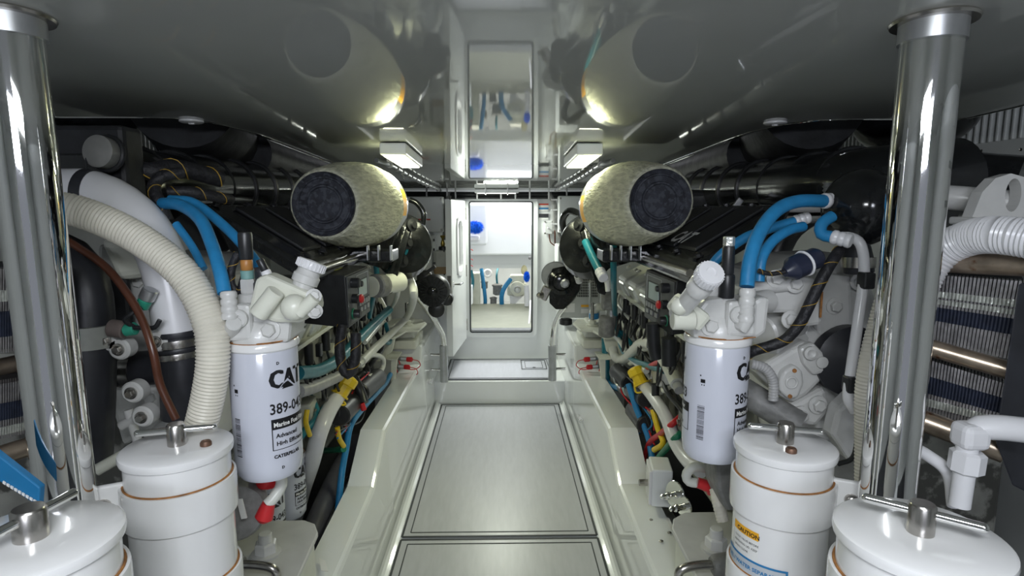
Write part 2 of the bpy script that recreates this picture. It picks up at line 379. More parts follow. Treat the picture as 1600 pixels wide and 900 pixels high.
# the open door, hinged on the left and swung towards the camera
hx, hy = -.30, 4.97; ang = R(-73); u = Vector((-math.cos(ang) * -1, math.sin(ang), 0))
fx = W(707, 400, 4.36).x; u = Vector((fx - hx, 4.36 - hy, 0)).normalized(); nn = Vector((-u.y, u.x, 0))
if nn.x < 0: nn = -nn
DW = .64; z0, z1 = .385, 1.56
def dmap(x, z, y): p = Vector((hx, hy, 0)) + u * x + nn * y; return (p.x, p.y, z)
dm = MB()
for a, b_, c, d in ((0, .18, z0, z1), (.43, DW, z0, z1), (.18, .43, z0, .98), (.18, .43, 1.42, z1)):
    dm.hexa([dmap(a, c, 0), dmap(b_, c, 0), dmap(b_, d, 0), dmap(a, d, 0)], [dmap(a, c, -.045), dmap(b_, c, -.045), dmap(b_, d, -.045), dmap(a, d, -.045)])
struct('door_1', dm, PAINT); door = bpy.data.objects['door_1']
put('window_frame', frame(.20, .41, 1.0, 1.40, .035, -.05, .010, .07, dmap), WPVC, door)
put('window_pane', MB().hexa([dmap(.17, .97, -.02), dmap(.44, .97, -.02), dmap(.44, 1.43, -.02), dmap(.17, 1.43, -.02)], [dmap(.17, .97, -.026), dmap(.44, .97, -.026), dmap(.44, 1.43, -.026), dmap(.17, 1.43, -.026)]), PAINT, door)
put('lock_plate', MB().hexa([dmap(DW + .001, .78, -.008), dmap(DW + .001, .78, -.036), dmap(DW + .001, 1.0, -.036), dmap(DW + .001, 1.0, -.008)], [dmap(DW + .004, .78, -.008), dmap(DW + .004, .78, -.036), dmap(DW + .004, 1.0, -.036), dmap(DW + .004, 1.0, -.008)]), STEEL, door)
hd = MB(); hd.cyl(dmap(DW - .05, .93, 0), dmap(DW - .05, .93, .05), .009); hd.tube([dmap(DW - .05, .93, .05), dmap(DW - .12, .93, .052), dmap(DW - .18, .925, .048)], .008)
hd.lathe([(.022, 0), (.022, .004)], dmap(DW - .05, .93, 0), nn, 20); put('door_handle', hd, CHROME, door)
hi = MB()
for z in (.5, .97, 1.45): hi.cyl((hx - .005, hy + .02, z - .05), (hx - .005, hy + .02, z + .05), .012)
put('hinge', hi, STEEL, door)

# ------------------------------------------------------------------ the room beyond the doorway
m = MB()
m.box((-1.15, 6.9, 1.2), (.04, 3.7, 2.4)); m.box((1.15, 6.9, 1.2), (.04, 3.7, 2.4)); m.box((0, 8.0, 1.2), (2.3, .04, 2.4)); m.box((0, 6.9, 2.42), (2.34, 3.7, .04))
struct('wall_far', m, PAINT); wf = bpy.data.objects['wall_far']
struct('trim_7', MB().box((0, 5.95, .36), (1.2, 1.75, .04)), OLIVE); struct('trim_8', MB().box((0, 7.5, .20), (2.2, 1.4, .04)), PAINT)
tr = MB().box((0, 5.25, .385), (.9, .24, .012)); put('threshold_plate', tr, ALU, bpy.data.objects['trim_7'])
# white moulded fascia with the rounded engine-well opening
a0 = W(737, 478, 6.7); a1 = W(829, 418, 6.7)
fr = frame(a0.x, a1.x + .02, a0.z - .10, a1.z, .05, 6.62, 6.72, .05); struct('trim_9', fr, GEL)
struct('trim_10', MB().box((0, 6.75, 1.35), (2.2, .25, 2 * (1.35 - a1.z - .03)), bev=.02), GEL)
zl = W(783, 397, 6.4).z
struct('trim_11', MB().box((0, 6.42, zl + .17), (2.2, .34, .34), bev=.02), GEL)
struct('trim_12', MB().box((-.85, 6.8, .75), (.95 + 2 * 0, .2, .8)), GEL)
struct('trim_13', MB().box((a1.x + .55, 6.8, .75), (.95, .2, .8)), GEL)
# white wall cabinet carrying the blue brush
cb = thing('wall_locker', 'white moulded locker seen through the doorway behind the blue brush', 'locker', W(750, 383, 6.0))
c1 = W(715, 318, 6.0); c2 = W(761, 383, 6.0)
put('locker_body', MB().box(((c1.x + c2.x) / 2, 6.1, (c1.z + c2.z) / 2), (c2.x - c1.x, .2, c1.z - c2.z), bev=.02), PAINT, cb)
put('soap_tray', MB().box((W(740, 376, 5.95).x, 5.94, W(740, 372, 5.95).z), (.13, .12, .05), bev=.02, seg=3), WPVC, cb)
def brush(c, sx, sz, label):
    t = thing('deck_brush', label, 'brush', c - Vector((0, 0, sz)))
    put('brush_block', MB().ball(c, 1, 16, (sx * .8, .05, sz * .7)), BRUSH, t)
    m = MB()
    for i in range(1400):
        th = random.uniform(0, 2 * math.pi); ph = math.acos(random.uniform(-1, 1)); d = Vector((math.sin(ph) * math.cos(th) * sx, math.sin(ph) * math.sin(th) * .07, math.cos(ph) * sz))
        p = c + d * .7; q = c + d * random.uniform(.95, 1.15) + Vector((0, 0, -.004)); s1 = d.orthogonal().normalized() * .0018; s2 = d.cross(s1).normalized() * .0018
        m.add([p + s1, p - s1 * .5 + s2, p - s1 * .5 - s2, q], [(0, 1, 3), (1, 2, 3), (2, 0, 3)])
    put('bristles', m, BRUSH, t, kind='stuff')
brush(W(742, 355, 5.85), .092, .068, 'bright blue fluffy brush on the white locker beyond the doorway')
brush(W(823, 432, 6.3), .035, .06, 'small blue brush at the right edge of the opening beyond the doorway')
put('sponge_mop', MB().ball(W(819, 422, 6.45), .05, 16, (.7, .8, 1.1)), mat('cream_sponge', (.75, .68, .40), .9, bump=.5), label='cream sponge head beside the small blue brush beyond the doorway', cat='mop')
for i, (y, pos) in enumerate(((391, 'upper'), (406, 'middle'), (416, 'lower'))):
    q = W(734, y, 5.6); put('clip', MB().tube([q, q + Vector((.015, 0, .008)), q + Vector((.03, 0, -.004))], .004, 8), RED, label='%s small red clip just inside the doorway beside the door window' % pos, cat='clip')
# pumps and hoses in the well
pm = thing('water_pump', 'ivory pump with a round motor end seen low through the doorway', 'pump', W(808, 480, 6.9))
c = W(808, 450, 6.9); put('motor', MB().lathe([(.02, -.02), (.055, -.02), (.085, .0), (.09, .02), (.09, .16)], c - Vector((0, .1, 0)), (0, 1, 0), 28), ENGI, pm)
put('motor_hub', MB().add(*ring(c - Vector((0, .125, 0)), (0, 1, 0), .035, .008), True).lathe([(.018, 0), (.018, .02)], c - Vector((0, .14, 0)), (0, 1, 0), 16), ALU, pm)
put('pump_casing', MB().box(c + Vector((0, .02, .11)), (.17, .13, .1), bev=.02).box(c + Vector((0, .05, -.02)), (.24, .12, .16), bev=.03), ENGI, pm)
put('mounting_foot', MB().prism([c + Vector((-.09, -.05, -.09)), c + Vector((.07, -.05, -.09)), c + Vector((-.08, -.05, -.24))], (0, .16, 0)), WPVC, pm)
for i, (pts, r, mt, lb, ct) in enumerate([
    ([(798, 436, 6.8), (788, 450, 6.75), (784, 462, 6.75), (784, 476, 6.8)], 3.6, BLUE, 'thick blue hose curving beside the ivory pump beyond the doorway', 'hose'),
    ([(752, 420, 6.9), (755, 440, 6.85), (758, 465, 6.85), (758, 478, 6.9)], 3.0, BLUE, 'blue vertical hose on the left of the well beyond the doorway', 'hose'),
    ([(778, 418, 7.0), (776, 430, 6.9), (777, 445, 6.9)], 1.6, TEAL, 'thin teal hose hanging in the middle of the well beyond the doorway', 'hose'),
    ([(736, 422, 6.5), (739, 440, 6.5), (736, 458, 6.5)], 2.4, TEAL, 'teal hose at the left edge of the well beyond the doorway', 'hose'),
    ([(822, 446, 6.6), (823, 460, 6.6), (823, 478, 6.6)], 4.0, WPVC, 'white vertical pipe at the right edge of the well beyond the doorway', 'pipe'),
    ([(829, 470, 5.9), (828, 490, 5.75), (826, 512, 5.6)], 1.6, WPVC, 'thin white rod leaning inside the right jamb of the doorway', 'rod')]):
    P = [W(*p) for p in pts]; put('hose' if ct == 'hose' else ct, MB().tube(P, PX(r, P[0].y), 12), mt, label=lb, cat=ct)
for x, y, sz, mt, lb in ((757, 445, .05, CAST, 'dark strainer bowl on the blue hose'), (777, 452, .07, CAST, 'bronze valve body in the middle of the well'), (771, 470, .05, CAST, 'grey junction box under the bronze valve')):
    c = W(x, y, 6.9); m = MB(); m.lathe([(sz * .4, -sz), (sz * .75, -sz * .8), (sz * .75, sz * .5), (sz * .9, sz * .55), (sz * .9, sz * .8), (sz * .3, sz)], c, (0, 0, 1), 16)
    put('strainer', m, mt, label=lb + ' beyond the doorway', cat='valve')
c = W(762, 427, 7.0); put('port_ring', MB().add(*ring(c, (0, 1, 0), .04, .014), True).cyl(c + Vector((0, .02, 0)), c + Vector((0, .06, 0)), .03), WPVC, label='white round hose port above the bronze valve beyond the doorway', cat='fitting')
c = W(744, 452, 6.9); put('white_locker', MB().box(c, (.10, .2, .40), bev=.01), ENGI, label='tall ivory box at the left inside the well beyond the doorway', cat='box')
c = W(734, 460, 5.9); put('bin', MB().box(c, (.06, .12, .19), bev=.008), PAINT, label='narrow white bin just inside the doorway behind the door edge', cat='bin')
put('valve_knob', MB().ball(W(828, 403, 6.0), .018, 14), CAST, label='dark round knob on the right inside the doorway', cat='knob')

# ================================================================== THE THINGS
struct('trim_14', MB().box((-1.40, 1.7, .012), (1.1, 6.6, .03)), RUB); struct('trim_15', MB().box((1.40, 1.7, .012), (1.1, 6.6, .03)), RUB)
def pts(*a): return [W(*p) for p in a]
def opts(*a): return [O(*p) for p in a]
def hose(name, label, cat, P, rpx, m, group=None, parent=None, rib=0, n=12, pitch=.008, ends=None, loom=False):
    """P: (px, py, distance); rpx: half its width in the photograph"""
    Q = [(W if loom else O)(*p) for p in P]; D = sum(p.y for p in Q) / len(Q); r = PX(rpx, D) * 1.03
    simple = not ends and not loom
    if simple: return put(name, MB().tube(Q, r, n, rib=rib, pitch=pitch), m, parent, None if parent else label, None if parent else cat, group)
    t = thing(name, label, cat, Q[-1] if Q[-1].z < Q[0].z else Q[0], group)
    put('hose_wall', MB().tube(Q, r, n, rib=rib, pitch=pitch), m, t)
    if ends:
        for k in ends:                               # crimped fitting at the start (0) or end (1)
            a, b_ = (Q[0], Q[1]) if k == 0 else (Q[-1], Q[-2]); d = (a - b_).normalized()
            fitting(t, a - d * r * .5, a + d * r * 2.6, r * 1.22)
    if loom:                                         # yellow tracer thread wound on a braided loom
        C = spline(Q, r * .35); tm = MB(); H = []; t0 = (C[1] - C[0]).normalized(); u = t0.orthogonal().normalized()
        for i, c in enumerate(C):
            tt = (C[min(i + 1, len(C) - 1)] - C[max(i - 1, 0)]).normalized(); u = (u - tt * u.dot(tt)).normalized(); v = tt.cross(u); a = i * .55
            H.append(c + (u * math.cos(a) + v * math.sin(a)) * r * 1.02)
        put('tracer_thread', tm.tube(H, max(.0007, r * .07), 4, raw=True), THREAD, t)
    return t

# ---- polished support poles
def pole(top, bot, label, s):
    p = W(*top); q = W(*bot); x = (p.x + q.x) / 2; y = .95; r = .043
    t = thing('support_pole', label, 'pole', (q.x, y, .31))
    d = (p - q).normalized(); a = q - d * ((q.z - .31) / d.z); e = p + d * ((cz(y) + .02 - p.z) / d.z)
    put('shaft', MB().tube([a, a.lerp(e, .5), e], r, 48, raw=True), CHROME, t)
    c = a.lerp(e, 1); c = c - d * ((c.z - cz(y)) / d.z)
    m = MB(); m.lathe([(r, -.004), (r + .016, -.004), (r + .018, 0), (r + .016, .003), (r, .003)], c - Vector((0, 0, .003)), (0, .03, 1), 40); put('ceiling_flange', m, STEEL, t)
    put('upper_sleeve', MB().tube([c - d * .035, c - d * .002], r + .004, 40, raw=True), ALU, t)
    m = MB(); m.lathe([(r + .035, 0), (r + .035, .008), (r + .004, .012)], a, (0, 0, 1), 40); put('base_flange', m, STEEL, t)
pole((12, 20, .95), (103, 765, .95), 'polished steel support pole on the left, nearest the camera', -1)
pole((1460, 20, .95), (1386, 765, .95), 'polished steel support pole on the right, nearest the camera', 1)

# ---- white strainer canisters
def canister(c, r, label, hang, bolt=None, art=False, boss=1.0, pole_dir=None):
    x, y, z = c; t = thing('strainer_canister', label, 'canister', (x, y, .31), 'white strainer canisters')
    put('canister_body', MB().lathe([(r * .97, .31 - z), (r * .97, -.14), (r * .97, -.012)], c, (0, 0, 1), 56), CAN, t)
    put('lid', MB().lathe([(r * .98, -.016), (r * 1.03, -.013), (r * 1.045, -.006), (r * 1.035, 0), (r * .99, .003), (r * .5, .0035), (r * .1, .0035)], c, (0, 0, 1), 56), CAN, t)
    b1 = put('clamp_collar', MB().lathe([(r * .99, -.128), (r * 1.05, -.128), (r * 1.06, -.122), (r * 1.06, -.064), (r * 1.05, -.058), (r * .99, -.058)], c, (0, 0, 1), 56), CAN, t)
    b2 = put('clamp_collar', MB().lathe([(r * .99, -.33), (r * 1.05, -.33), (r * 1.06, -.324), (r * 1.06, -.245), (r * 1.05, -.24), (r * .99, -.24)], c, (0, 0, 1), 56), CAN, t)
    for zz in (-.0575, -.1285, -.2395):
        put('rust_line', MB().add(*ring(Vector(c) + Vector((0, 0, zz)), (0, 0, 1), r * .985, .0021, 56, 6), True), RUST, t)
    h = Vector((math.cos(hang), math.sin(hang), 0))
    bo = put('handle_boss', MB().lathe([(.016 * boss, 0), (.016 * boss, .038), (.014 * boss, .041)], Vector(c) + Vector((0, 0, .002)), (0, 0, 1), 28), STEEL, t)
    k = Vector(c) + Vector((0, 0, .031)); m = MB(); m.tube([k - h * .062, k + h * .062], .0062, 14, raw=True); m.ball(k + h * .062, .0062); m.ball(k - h * .062, .0062); put('handle_bar', m, CHROME, bo)
    if bolt: put('lid_bolt', MB().lathe([(.010, 0), (.010, .006), (.008, .009), (.003, .007)], (x + bolt[0], y + bolt[1], z + .003), (0, 0, 1), 18), mat('rusty_bolt', (.16, .09, .06), .5, .5, var=.4, scale=80), t)
    if pole_dir:
        d = Vector((math.cos(pole_dir), math.sin(pole_dir), 0)); n_ = Vector((-d.y, d.x, 0)); q = Vector(c) + d * (r + .028) + Vector((0, 0, -.085)); m = MB()
        m.hexa([q - d * .035 - n_ * .006 + Vector((0, 0, -.035)), q + d * .024 - n_ * .006 + Vector((0, 0, -.035)), q + d * .024 - n_ * .006 + Vector((0, 0, .035)), q - d * .035 - n_ * .006 + Vector((0, 0, .035))],
               [q - d * .035 + n_ * .006 + Vector((0, 0, -.035)), q + d * .024 + n_ * .006 + Vector((0, 0, -.035)), q + d * .024 + n_ * .006 + Vector((0, 0, .035)), q - d * .035 + n_ * .006 + Vector((0, 0, .035))], .004)
        br = put('pole_bracket', m, CAN, t); f = -n_ if n_.y > 0 else n_
        put('bolt', MB().lathe([(.012, 0), (.012, .004), (.009, .009), (.004, .011)], q + f * .006, f, 20), STEEL, br)
    if art:
        a0 = R(art); V = Vector
        def stick(nm, m_, x0, y0, x1, y1, lift=.0006): vs, fs = rect2(x0, y0, x1, y1, 14); return put(nm, MB().add(wrap(vs, c, r * .97, a0, z, lift), fs, True), m_, t)
        def word(s_, x0, y0, size, m_=INK, bold=.0, sx=1): vs, fs = text_mesh(s_, size, bold, sx); return put('lettering', MB().add(wrap([V((v.x + x0, v.y + y0, 0)) for v in vs], c, r * .97, a0, z, .0016), fs), m_, t)
        stick('warning_label', PAPER, -.01, -.217, .052, -.150); stick('warning_band', ORG, -.01, -.166, .052, -.150, .001)
        word('CAUTION', .002, -.163, .0115, bold=.0003)
        for i, ln in enumerate(('CLOSE VALVE BEFORE', 'REMOVING LID. KEEP', 'DRAIN CLEAR')): word(ln, -.004, -.178 - .010 * i, .0058)
        stick('maker_label', BLUI, -.035, -.34, .105, -.208, .0013); stick('maker_panel', GREYI, -.031, -.335, .101, -.212, .0018)
        vs, fs = text_mesh('FUEL / WATER SEPARATOR', .0105, .0003); put('lettering', MB().add(wrap([V((v.x - .027, v.y - .228, 0)) for v in vs], c, r * .97, a0, z, .0026), fs), BLUI, t)
        for (cx, cy, rr) in ((.028, -.252, .011), (.070, -.256, .017)):
            m = MB(); vs = []; fs = []
            for i in range(24):
                a = 2 * math.pi * i / 24; vs += [V((cx + math.cos(a) * rr, cy + math.sin(a) * rr, 0)), V((cx + math.cos(a) * rr * .92, cy + math.sin(a) * rr * .92, 0))]
            for i in range(24): j = (i + 1) % 24; fs.append((2 * i, 2 * j, 2 * j + 1, 2 * i + 1))
            put('emblem_ring', m.add(wrap(vs, c, r * .97, a0, z, .0026), fs), INK, t)
    return t
cBR = W(1226, 694, 1.06); canister(cBR, .0885, 'white canister with the caution label on the right, inboard of the pole', R(-14), (-.010, -.045), art=-174, pole_dir=R(-26))
cAR = W(1437, 835, .70); canister(cAR, .096, 'white canister in the bottom right corner, in front of the right pole', R(-38))
cBL = W(277, 697, 1.04); canister(cBL, .0905, 'white canister on the left, inboard of the left pole, T-handle pointing right', R(15), (.055, -.005), pole_dir=R(206))
cAL = W(50, 843, .70); canister(cAL, .096, 'white canister in the bottom left corner, in front of the left pole', R(80), boss=1.2)

# ---- fuel filters with cast heads
def fuel_filter(top, bot, rpx, a_cam, label, s, group=None, texts=True, zc=None):
    c = W(*top); q = W(*bot); r = rpx; L = c.z - q.z; t = thing('fuel_filter', label, 'filter', (c.x, c.y, q.z), group)
    put('filter_can', MB().lathe([(r * .3, -L), (r * .86, -L), (r * .97, -L + .012), (r, -L + .035), (r, -.004), (r * .97, 0)], c, (0, 0, 1), 56), FILT, t)
    put('base_ring', MB().lathe([(r * 1.0, -.002), (r * 1.06, .002), (r * 1.07, .012), (r * 1.02, .017)], c, (0, 0, 1), 56), CAN, t)
    put('rust_line', MB().add(*ring(c + Vector((0, 0, .0175)), (0, 0, 1), r * 1.01, .0013, 48, 5), True), RUST, t)
    if not texts: return t, c, r
    base = math.atan2(EYE.y - c.y, EYE.x - c.x)
    for rep in texts:
        a0 = base + R(rep)                           # where the panel of lettering starts, as seen from the camera
        def word(s_, x0, f, size, m_=INK, bold=0, sx=1, lift=.0008):
            vs, fs = text_mesh(s_, size, bold, sx); put('lettering', MB().add(wrap([Vector((v.x + x0, v.y, 0)) for v in vs], c, r, a0, c.z - L * f, lift), fs), m_, t)
        def blk(nm, x0, x1, f0, f1, m_, lift=.0005): vs, fs = rect2(x0, -L * f1, x1, -L * f0, 12); put(nm, MB().add(wrap(vs, c, r, a0, c.z, lift), fs, True), m_, t)
        for dx in (0, .0015, .003, .0045): word('CAT', dx, .275, .053, bold=.0006, sx=.78)
        tri = [Vector((.020, -L * .28, 0)), Vector((.058, -L * .28, 0)), Vector((.040, -L * .215, 0))]
        vs = [Vector(p) for p in tri]; put('emblem_triangle', MB().add(wrap([v + Vector((0, .000, 0)) for v in vs], c, r, a0, c.z, .0018), [(0, 1, 2)]), FILT, t)
        tri2 = [Vector((.026, -L * .288, 0)), Vector((.055, -L * .288, 0)), Vector((.040, -L * .235, 0))]
        put('emblem_triangle', MB().add(wrap(tri2, c, r, a0, c.z, .0024), [(0, 1, 2)]), INK, t)
        word('389-0433', 0, .47, .031, bold=.0006, sx=.84)
        blk('black_band', .002, .108, .51, .585, INK); word('Marine Fuel Filter', .006, .57, .0135, PAPER, .0004, sx=.9, lift=.0012)
        for a, b_, f0, f1 in ((.002, .108, .585, .590), (.002, .108, .745, .75), (.002, .004, .585, .75), (.106, .108, .585, .75)): blk('border_line', a, b_, f0, f1, INK)
        word('Advanced', .010, .655, .0125, bold=.0004); word('High Efficiency', .010, .715, .0125, bold=.0004)
        word('CATERPILLAR', .004, .81, .0098, bold=.0005)
        word('D', .018, .10, .008, bold=.0004); word('D', .018, .90, .008, bold=.0004)
        for i in range(26):                          # bar code, one bar per line
            vs, fs = rect2(-.078, -L * (.50 + .0115 * i) - L * random.choice((.003, .005, .007)), -.062, -L * (.50 + .0115 * i), 3)
            put('bar_code', MB().add(wrap(vs, c, r, a0, c.z, .0006), fs), INK, t)
        m = MB()                                     # little cart symbol
        for (x0, y0, x1, y1) in ((-.073, -.300, -.063, -.292), (-.075, -.286, -.072, -.283), (-.071, -.306, -.069, -.303), (-.066, -.306, -.064, -.303)):
            vs, fs = rect2(x0, y0 + .30 - L * .305, x1, y1 + .30 - L * .305, 2); m.add(wrap(vs, c, r, a0, c.z, .0006), fs)
        put('cart_symbol', m, INK, t)
    return t, c, r
RF, cf, rf = fuel_filter((1121, 533, 1.25), (1114, 709, 1.25), .0675, 0, 'white printed fuel filter with cast head on the right, behind the caution-label canister', 1, texts=(36, -142))
LF, cl, rl = fuel_filter((411, 540, 1.22), (411, 735, 1.22), .0690, 0, 'white printed fuel filter with cast head on the left, above the left engine mount', -1, texts=(4,))
# filter head, right
def head(t, c, r, s):
    Z = Vector((0, 0, 1)); m = MB()
    poly = [(-r * 1.05, .017), (r * .98, .017), (r * 1.25, .03), (r * 1.30, .105), (r * .95, .105), (r * .6, .085), (r * .1, .09), (-r * .2, .105), (-r * .7, .10), (-r * 1.15, .06)]
    m.prism([c + Vector((s * x, -.052, z)) for x, z in poly], (0, .10, 0), .009)
    m.lathe([(r * 1.0, .015), (r * .98, .04), (r * .82, .06), (r * .45, .075)], c, Z, 40)
    m.box(c + Vector((s * r * .35, -.055, .062)), (.062, .03, .075), bev=.008)
    hb = put('filter_head', m, ENG, t)
    put('plug', MB().lathe([(.018, 0), (.018, .008), (.015, .011), (.008, .011), (.006, .006), (.001, .006)], c + Vector((s * r * .2, -.070, .072)), (0, -1, 0), 28), ENG, hb)
    hexbolt(hb, c + Vector((-s * r * .55, -.052, .045)), (0, -1, .1), .014, h=.014)
    b = MB(); b.lathe([(.020, 0), (.022, .02), (.018, .028)], c + Vector((-s * r * .25, 0, .10)), Z, 20); b.lathe([(.013, 0), (.013, .012), (.01, .014)], c + Vector((-s * r * .25, 0, .128)), Z, 6, False); put('vent_cap', b, ENG, hb)
    put('rust_line', MB().tube([c + Vector((-s * r * .9, -.053, .022)), c + Vector((-s * r * .2, -.066, .019)), c + Vector((s * r * .9, -.052, .020))], .0013, 6), RUST, hb)
    return hb
hR = head(RF, cf, rf, 1); hL = head(LF, cl, rl, -1)
def primer(p0, p1, r, parent, flange=None):
    p0 = Vector(p0); p1 = Vector(p1); d = p1 - p0; L = d.length; q = MB()
    q.lathe([(r * .8, 0), (r * 1.0, L * .02), (r * 1.02, L * .62), (r * 1.22, L * .63), (r * 1.25, L * .75), (r * 1.1, L * .78), (r * 1.0, L * .86)], p0, d, 32)
    h = put('hand_primer', q, ENG, parent); k = MB(); n = 48; prof = []
    k.lathe([(r * 1.3, L * .86), (r * 1.34, L * .88), (r * 1.34, L * .98), (r * 1.25, L), (r * .5, L * 1.005), (r * .45, L * .99), (r * .15, L * .99)], p0, d, n)
    ax = d.normalized(); u = ax.orthogonal().normalized(); v = ax.cross(u)
    for i in range(26):
        a = 2 * math.pi * i / 26; k.cyl(p0 + ax * L * .87 + (u * math.cos(a) + v * math.sin(a)) * r * 1.33, p0 + ax * L * .985 + (u * math.cos(a) + v * math.sin(a)) * r * 1.33, r * .07, 6)
    put('primer_knob', k, WPVC, h)
primer(W(1058, 492, 1.17), W(1112, 425, 1.03), .0185, RF); primer(W(452, 500, 1.17), W(489, 408, 1.19), .0215, LF)
q = MB(); c = W(1075, 487, 1.18); q.box(c, (.075, .06, .042), Matrix.Rotation(R(38), 3, 'Y'), .010); q.ball(W(1062, 478, 1.13), .018); q.cyl(W(1050, 500, 1.15), W(1085, 500, 1.15), .020); put('primer_base', q, ENGI, RF)
q = MB(); q.prism(pts((386, 490, 1.15), (398, 436, 1.15), (415, 428, 1.15), (493, 462, 1.15), (497, 484, 1.15), (470, 505, 1.15), (430, 505, 1.15)), (0, .05, 0), .008)
q.cyl(W(403, 492, 1.13), W(432, 455, 1.13), .018); q.ball(W(460, 480, 1.13), .026); q.cyl(W(466, 490, 1.12), W(492, 465, 1.12), .013); put('primer_base', q, ENGI, LF)
hexbolt(LF, W(490, 463, 1.13), (.5, -1, .3), .010); hexbolt(LF, W(492, 486, 1.13), (.5, -1, -.2), .010)
# fittings standing on the heads
def stand(parent, base, stack, axis=(0, 0, 1), name='sensor_plug', n=16):
    a = Vector(axis).normalized(); p = Vector(base); first = None
    for (r, L, m, sides) in stack:
        o = put(name if first is None else 'collar', MB().lathe([(r * .9, 0), (r, L * .08), (r, L * .92), (r * .9, L)], p, a, sides, sides > 8), m, first or parent); first = first or o; p = p + a * L
stand(RF, W(1134, 480, 1.22), [(.020, .02, ENG, 18), (.016, .05, BLK, 14), (.013, .06, BLK, 14), (.012, .02, SILV, 6)])
stand(LF, W(389, 472, 1.20), [(.021, .018, ENG, 6), (.015, .03, ENG, 6), (.013, .018, mat('pale_green', (.20, .38, .36), .4), 16), (.012, .022, mat('orange_plastic', (.45, .20, .05), .4), 16), (.014, .055, BLK, 14)])
stand(LF, W(412, 472, 1.20), [(.024, .012, ENG, 20), (.018, .03, RUB, 14), (.014, .03, RUB, 14)])
stand(LF, W(436, 465, 1.18), [(.012, .03, ENG, 6), (.010, .03, WPVC, 16), (.008, .025, BLK, 14)], (-.45, 0, 1))
q = MB(); q.tube([W(360, 512, 1.15), W(361, 490, 1.15), W(358, 455, 1.15)], .012, 14); q.cyl(W(366, 505, 1.13), W(358, 520, 1.16), .015); put('elbow_pipe', q, ENG, LF)
fitting(LF, W(359, 500, 1.14), W(357, 455, 1.15), .0155, ENG, k=4)
fitting(RF, W(1165, 505, 1.17), W(1168, 450, 1.18), .0165, ENG, k=4); put('elbow_pipe', MB().tube(pts((1150, 500, 1.20), (1162, 510, 1.17), (1166, 500, 1.17), (1167, 480, 1.17)), .014, 14), ENG, RF)

# ---- heat exchangers (charge coolers): fin stacks between bronze tubes
def quadlerp(Q, u, v): return Q[0].lerp(Q[1], u).lerp(Q[3].lerp(Q[2], u), v)
def cooler(label, tubes, bands, framebox, N, mirror=1):
    t = thing('heat_exchanger', label, 'cooler', W(*tubes[-1][0]))
    for a, b_, rp in tubes: p, q = W(*a), W(*b_); put('bronze_tube', MB().tube([p, p.lerp(q, .5), q], PX(rp, a[2]), 20, raw=True), COP, t)
    for corners, mts in bands:
        Q = pts(*corners)                            # near-left, near-right, lower right, lower left
        first = {}
        for i in range(N):
            u = (i + .5) / N; p = quadlerp(Q, u, 0); q = quadlerp(Q, u, 1); dn = (Q[1] - Q[0]).normalized(); back = Vector((.10 * mirror, .12, .0)); wv = dn * ((Q[1] - Q[0]).length / N * .34)
            m = MB(); m.hexa([p - wv, p + wv, q + wv, q - wv], [p - wv + back, p + wv + back, q + wv + back, q - wv + back])
            put('fin', m, mts[0], t)
        for k, (v0, v1, mt) in enumerate(mts[1]):    # rows of folded fin edges, wavy
            m = MB()
            for i in range(N * 2):
                u = (i + .5) / (N * 2); p = quadlerp(Q, u, v0); q = quadlerp(Q, u, v1); dn = (Q[1] - Q[0]).normalized() * ((Q[1] - Q[0]).length / N * .2); o = Vector((0, -.004 - .004 * (i % 2), 0))
                m.hexa([p - dn + o, p + dn + o, q + dn + o, q - dn + o], [p - dn, p + dn, q + dn, q - dn])
            put('fin_row', m, mt, t, kind='stuff')
        put('core', MB().hexa([v + Vector((.02 * mirror, .03, 0)) for v in Q], [v + Vector((.12 * mirror, .15, 0)) for v in Q]), BLKM, t)
    if framebox: put('end_frame', MB().prism(pts(*framebox), (.14 * mirror, .06, 0), .006), RUB, t)
    return t
D1 = 1.12
cooler('finned heat exchanger with bronze tubes on the right beyond the pole', [((1440, 408, 1.22), (1640, 414, 1.02), 17), ((1432, 537, 1.15), (1580, 580, 1.05), 14), ((1418, 648, 1.12), (1570, 706, 1.02), 18)],
       [([(1440, 428, 1.2), (1605, 440, 1.06), (1578, 562, 1.06), (1432, 528, 1.18)], (FIN, [(.24, .33, SILV), (.36, .43, SILV), (.48, .68, FIND)])),
        ([(1432, 556, 1.17), (1572, 600, 1.06), (1556, 672, 1.06), (1424, 640, 1.17)], (FIN, [(.30, .62, FIND), (.72, .86, SILV)]))],
       [(1590, 440, 1.0), (1640, 440, 1.0), (1640, 790, 1.0), (1580, 760, 1.0), (1553, 690, 1.0)], 27)
cooler('finned heat exchanger with bronze tubes at the left edge behind the pole', [((-70, 590, 1.05), (52, 562, 1.18), 15), ((-70, 735, 1.0), (75, 688, 1.12), 17)],
       [([(-60, 420, 1.0), (95, 420, 1.15), (95, 540, 1.15), (-60, 560, 1.0)], (FIN, [(.25, .38, SILV), (.5, .8, FIND)])),
        ([(-60, 610, 1.0), (95, 585, 1.15), (95, 665, 1.15), (-60, 700, 1.0)], (FIN, [(.35, .65, FIND), (.78, .92, SILV)]))], None, 40, -1)

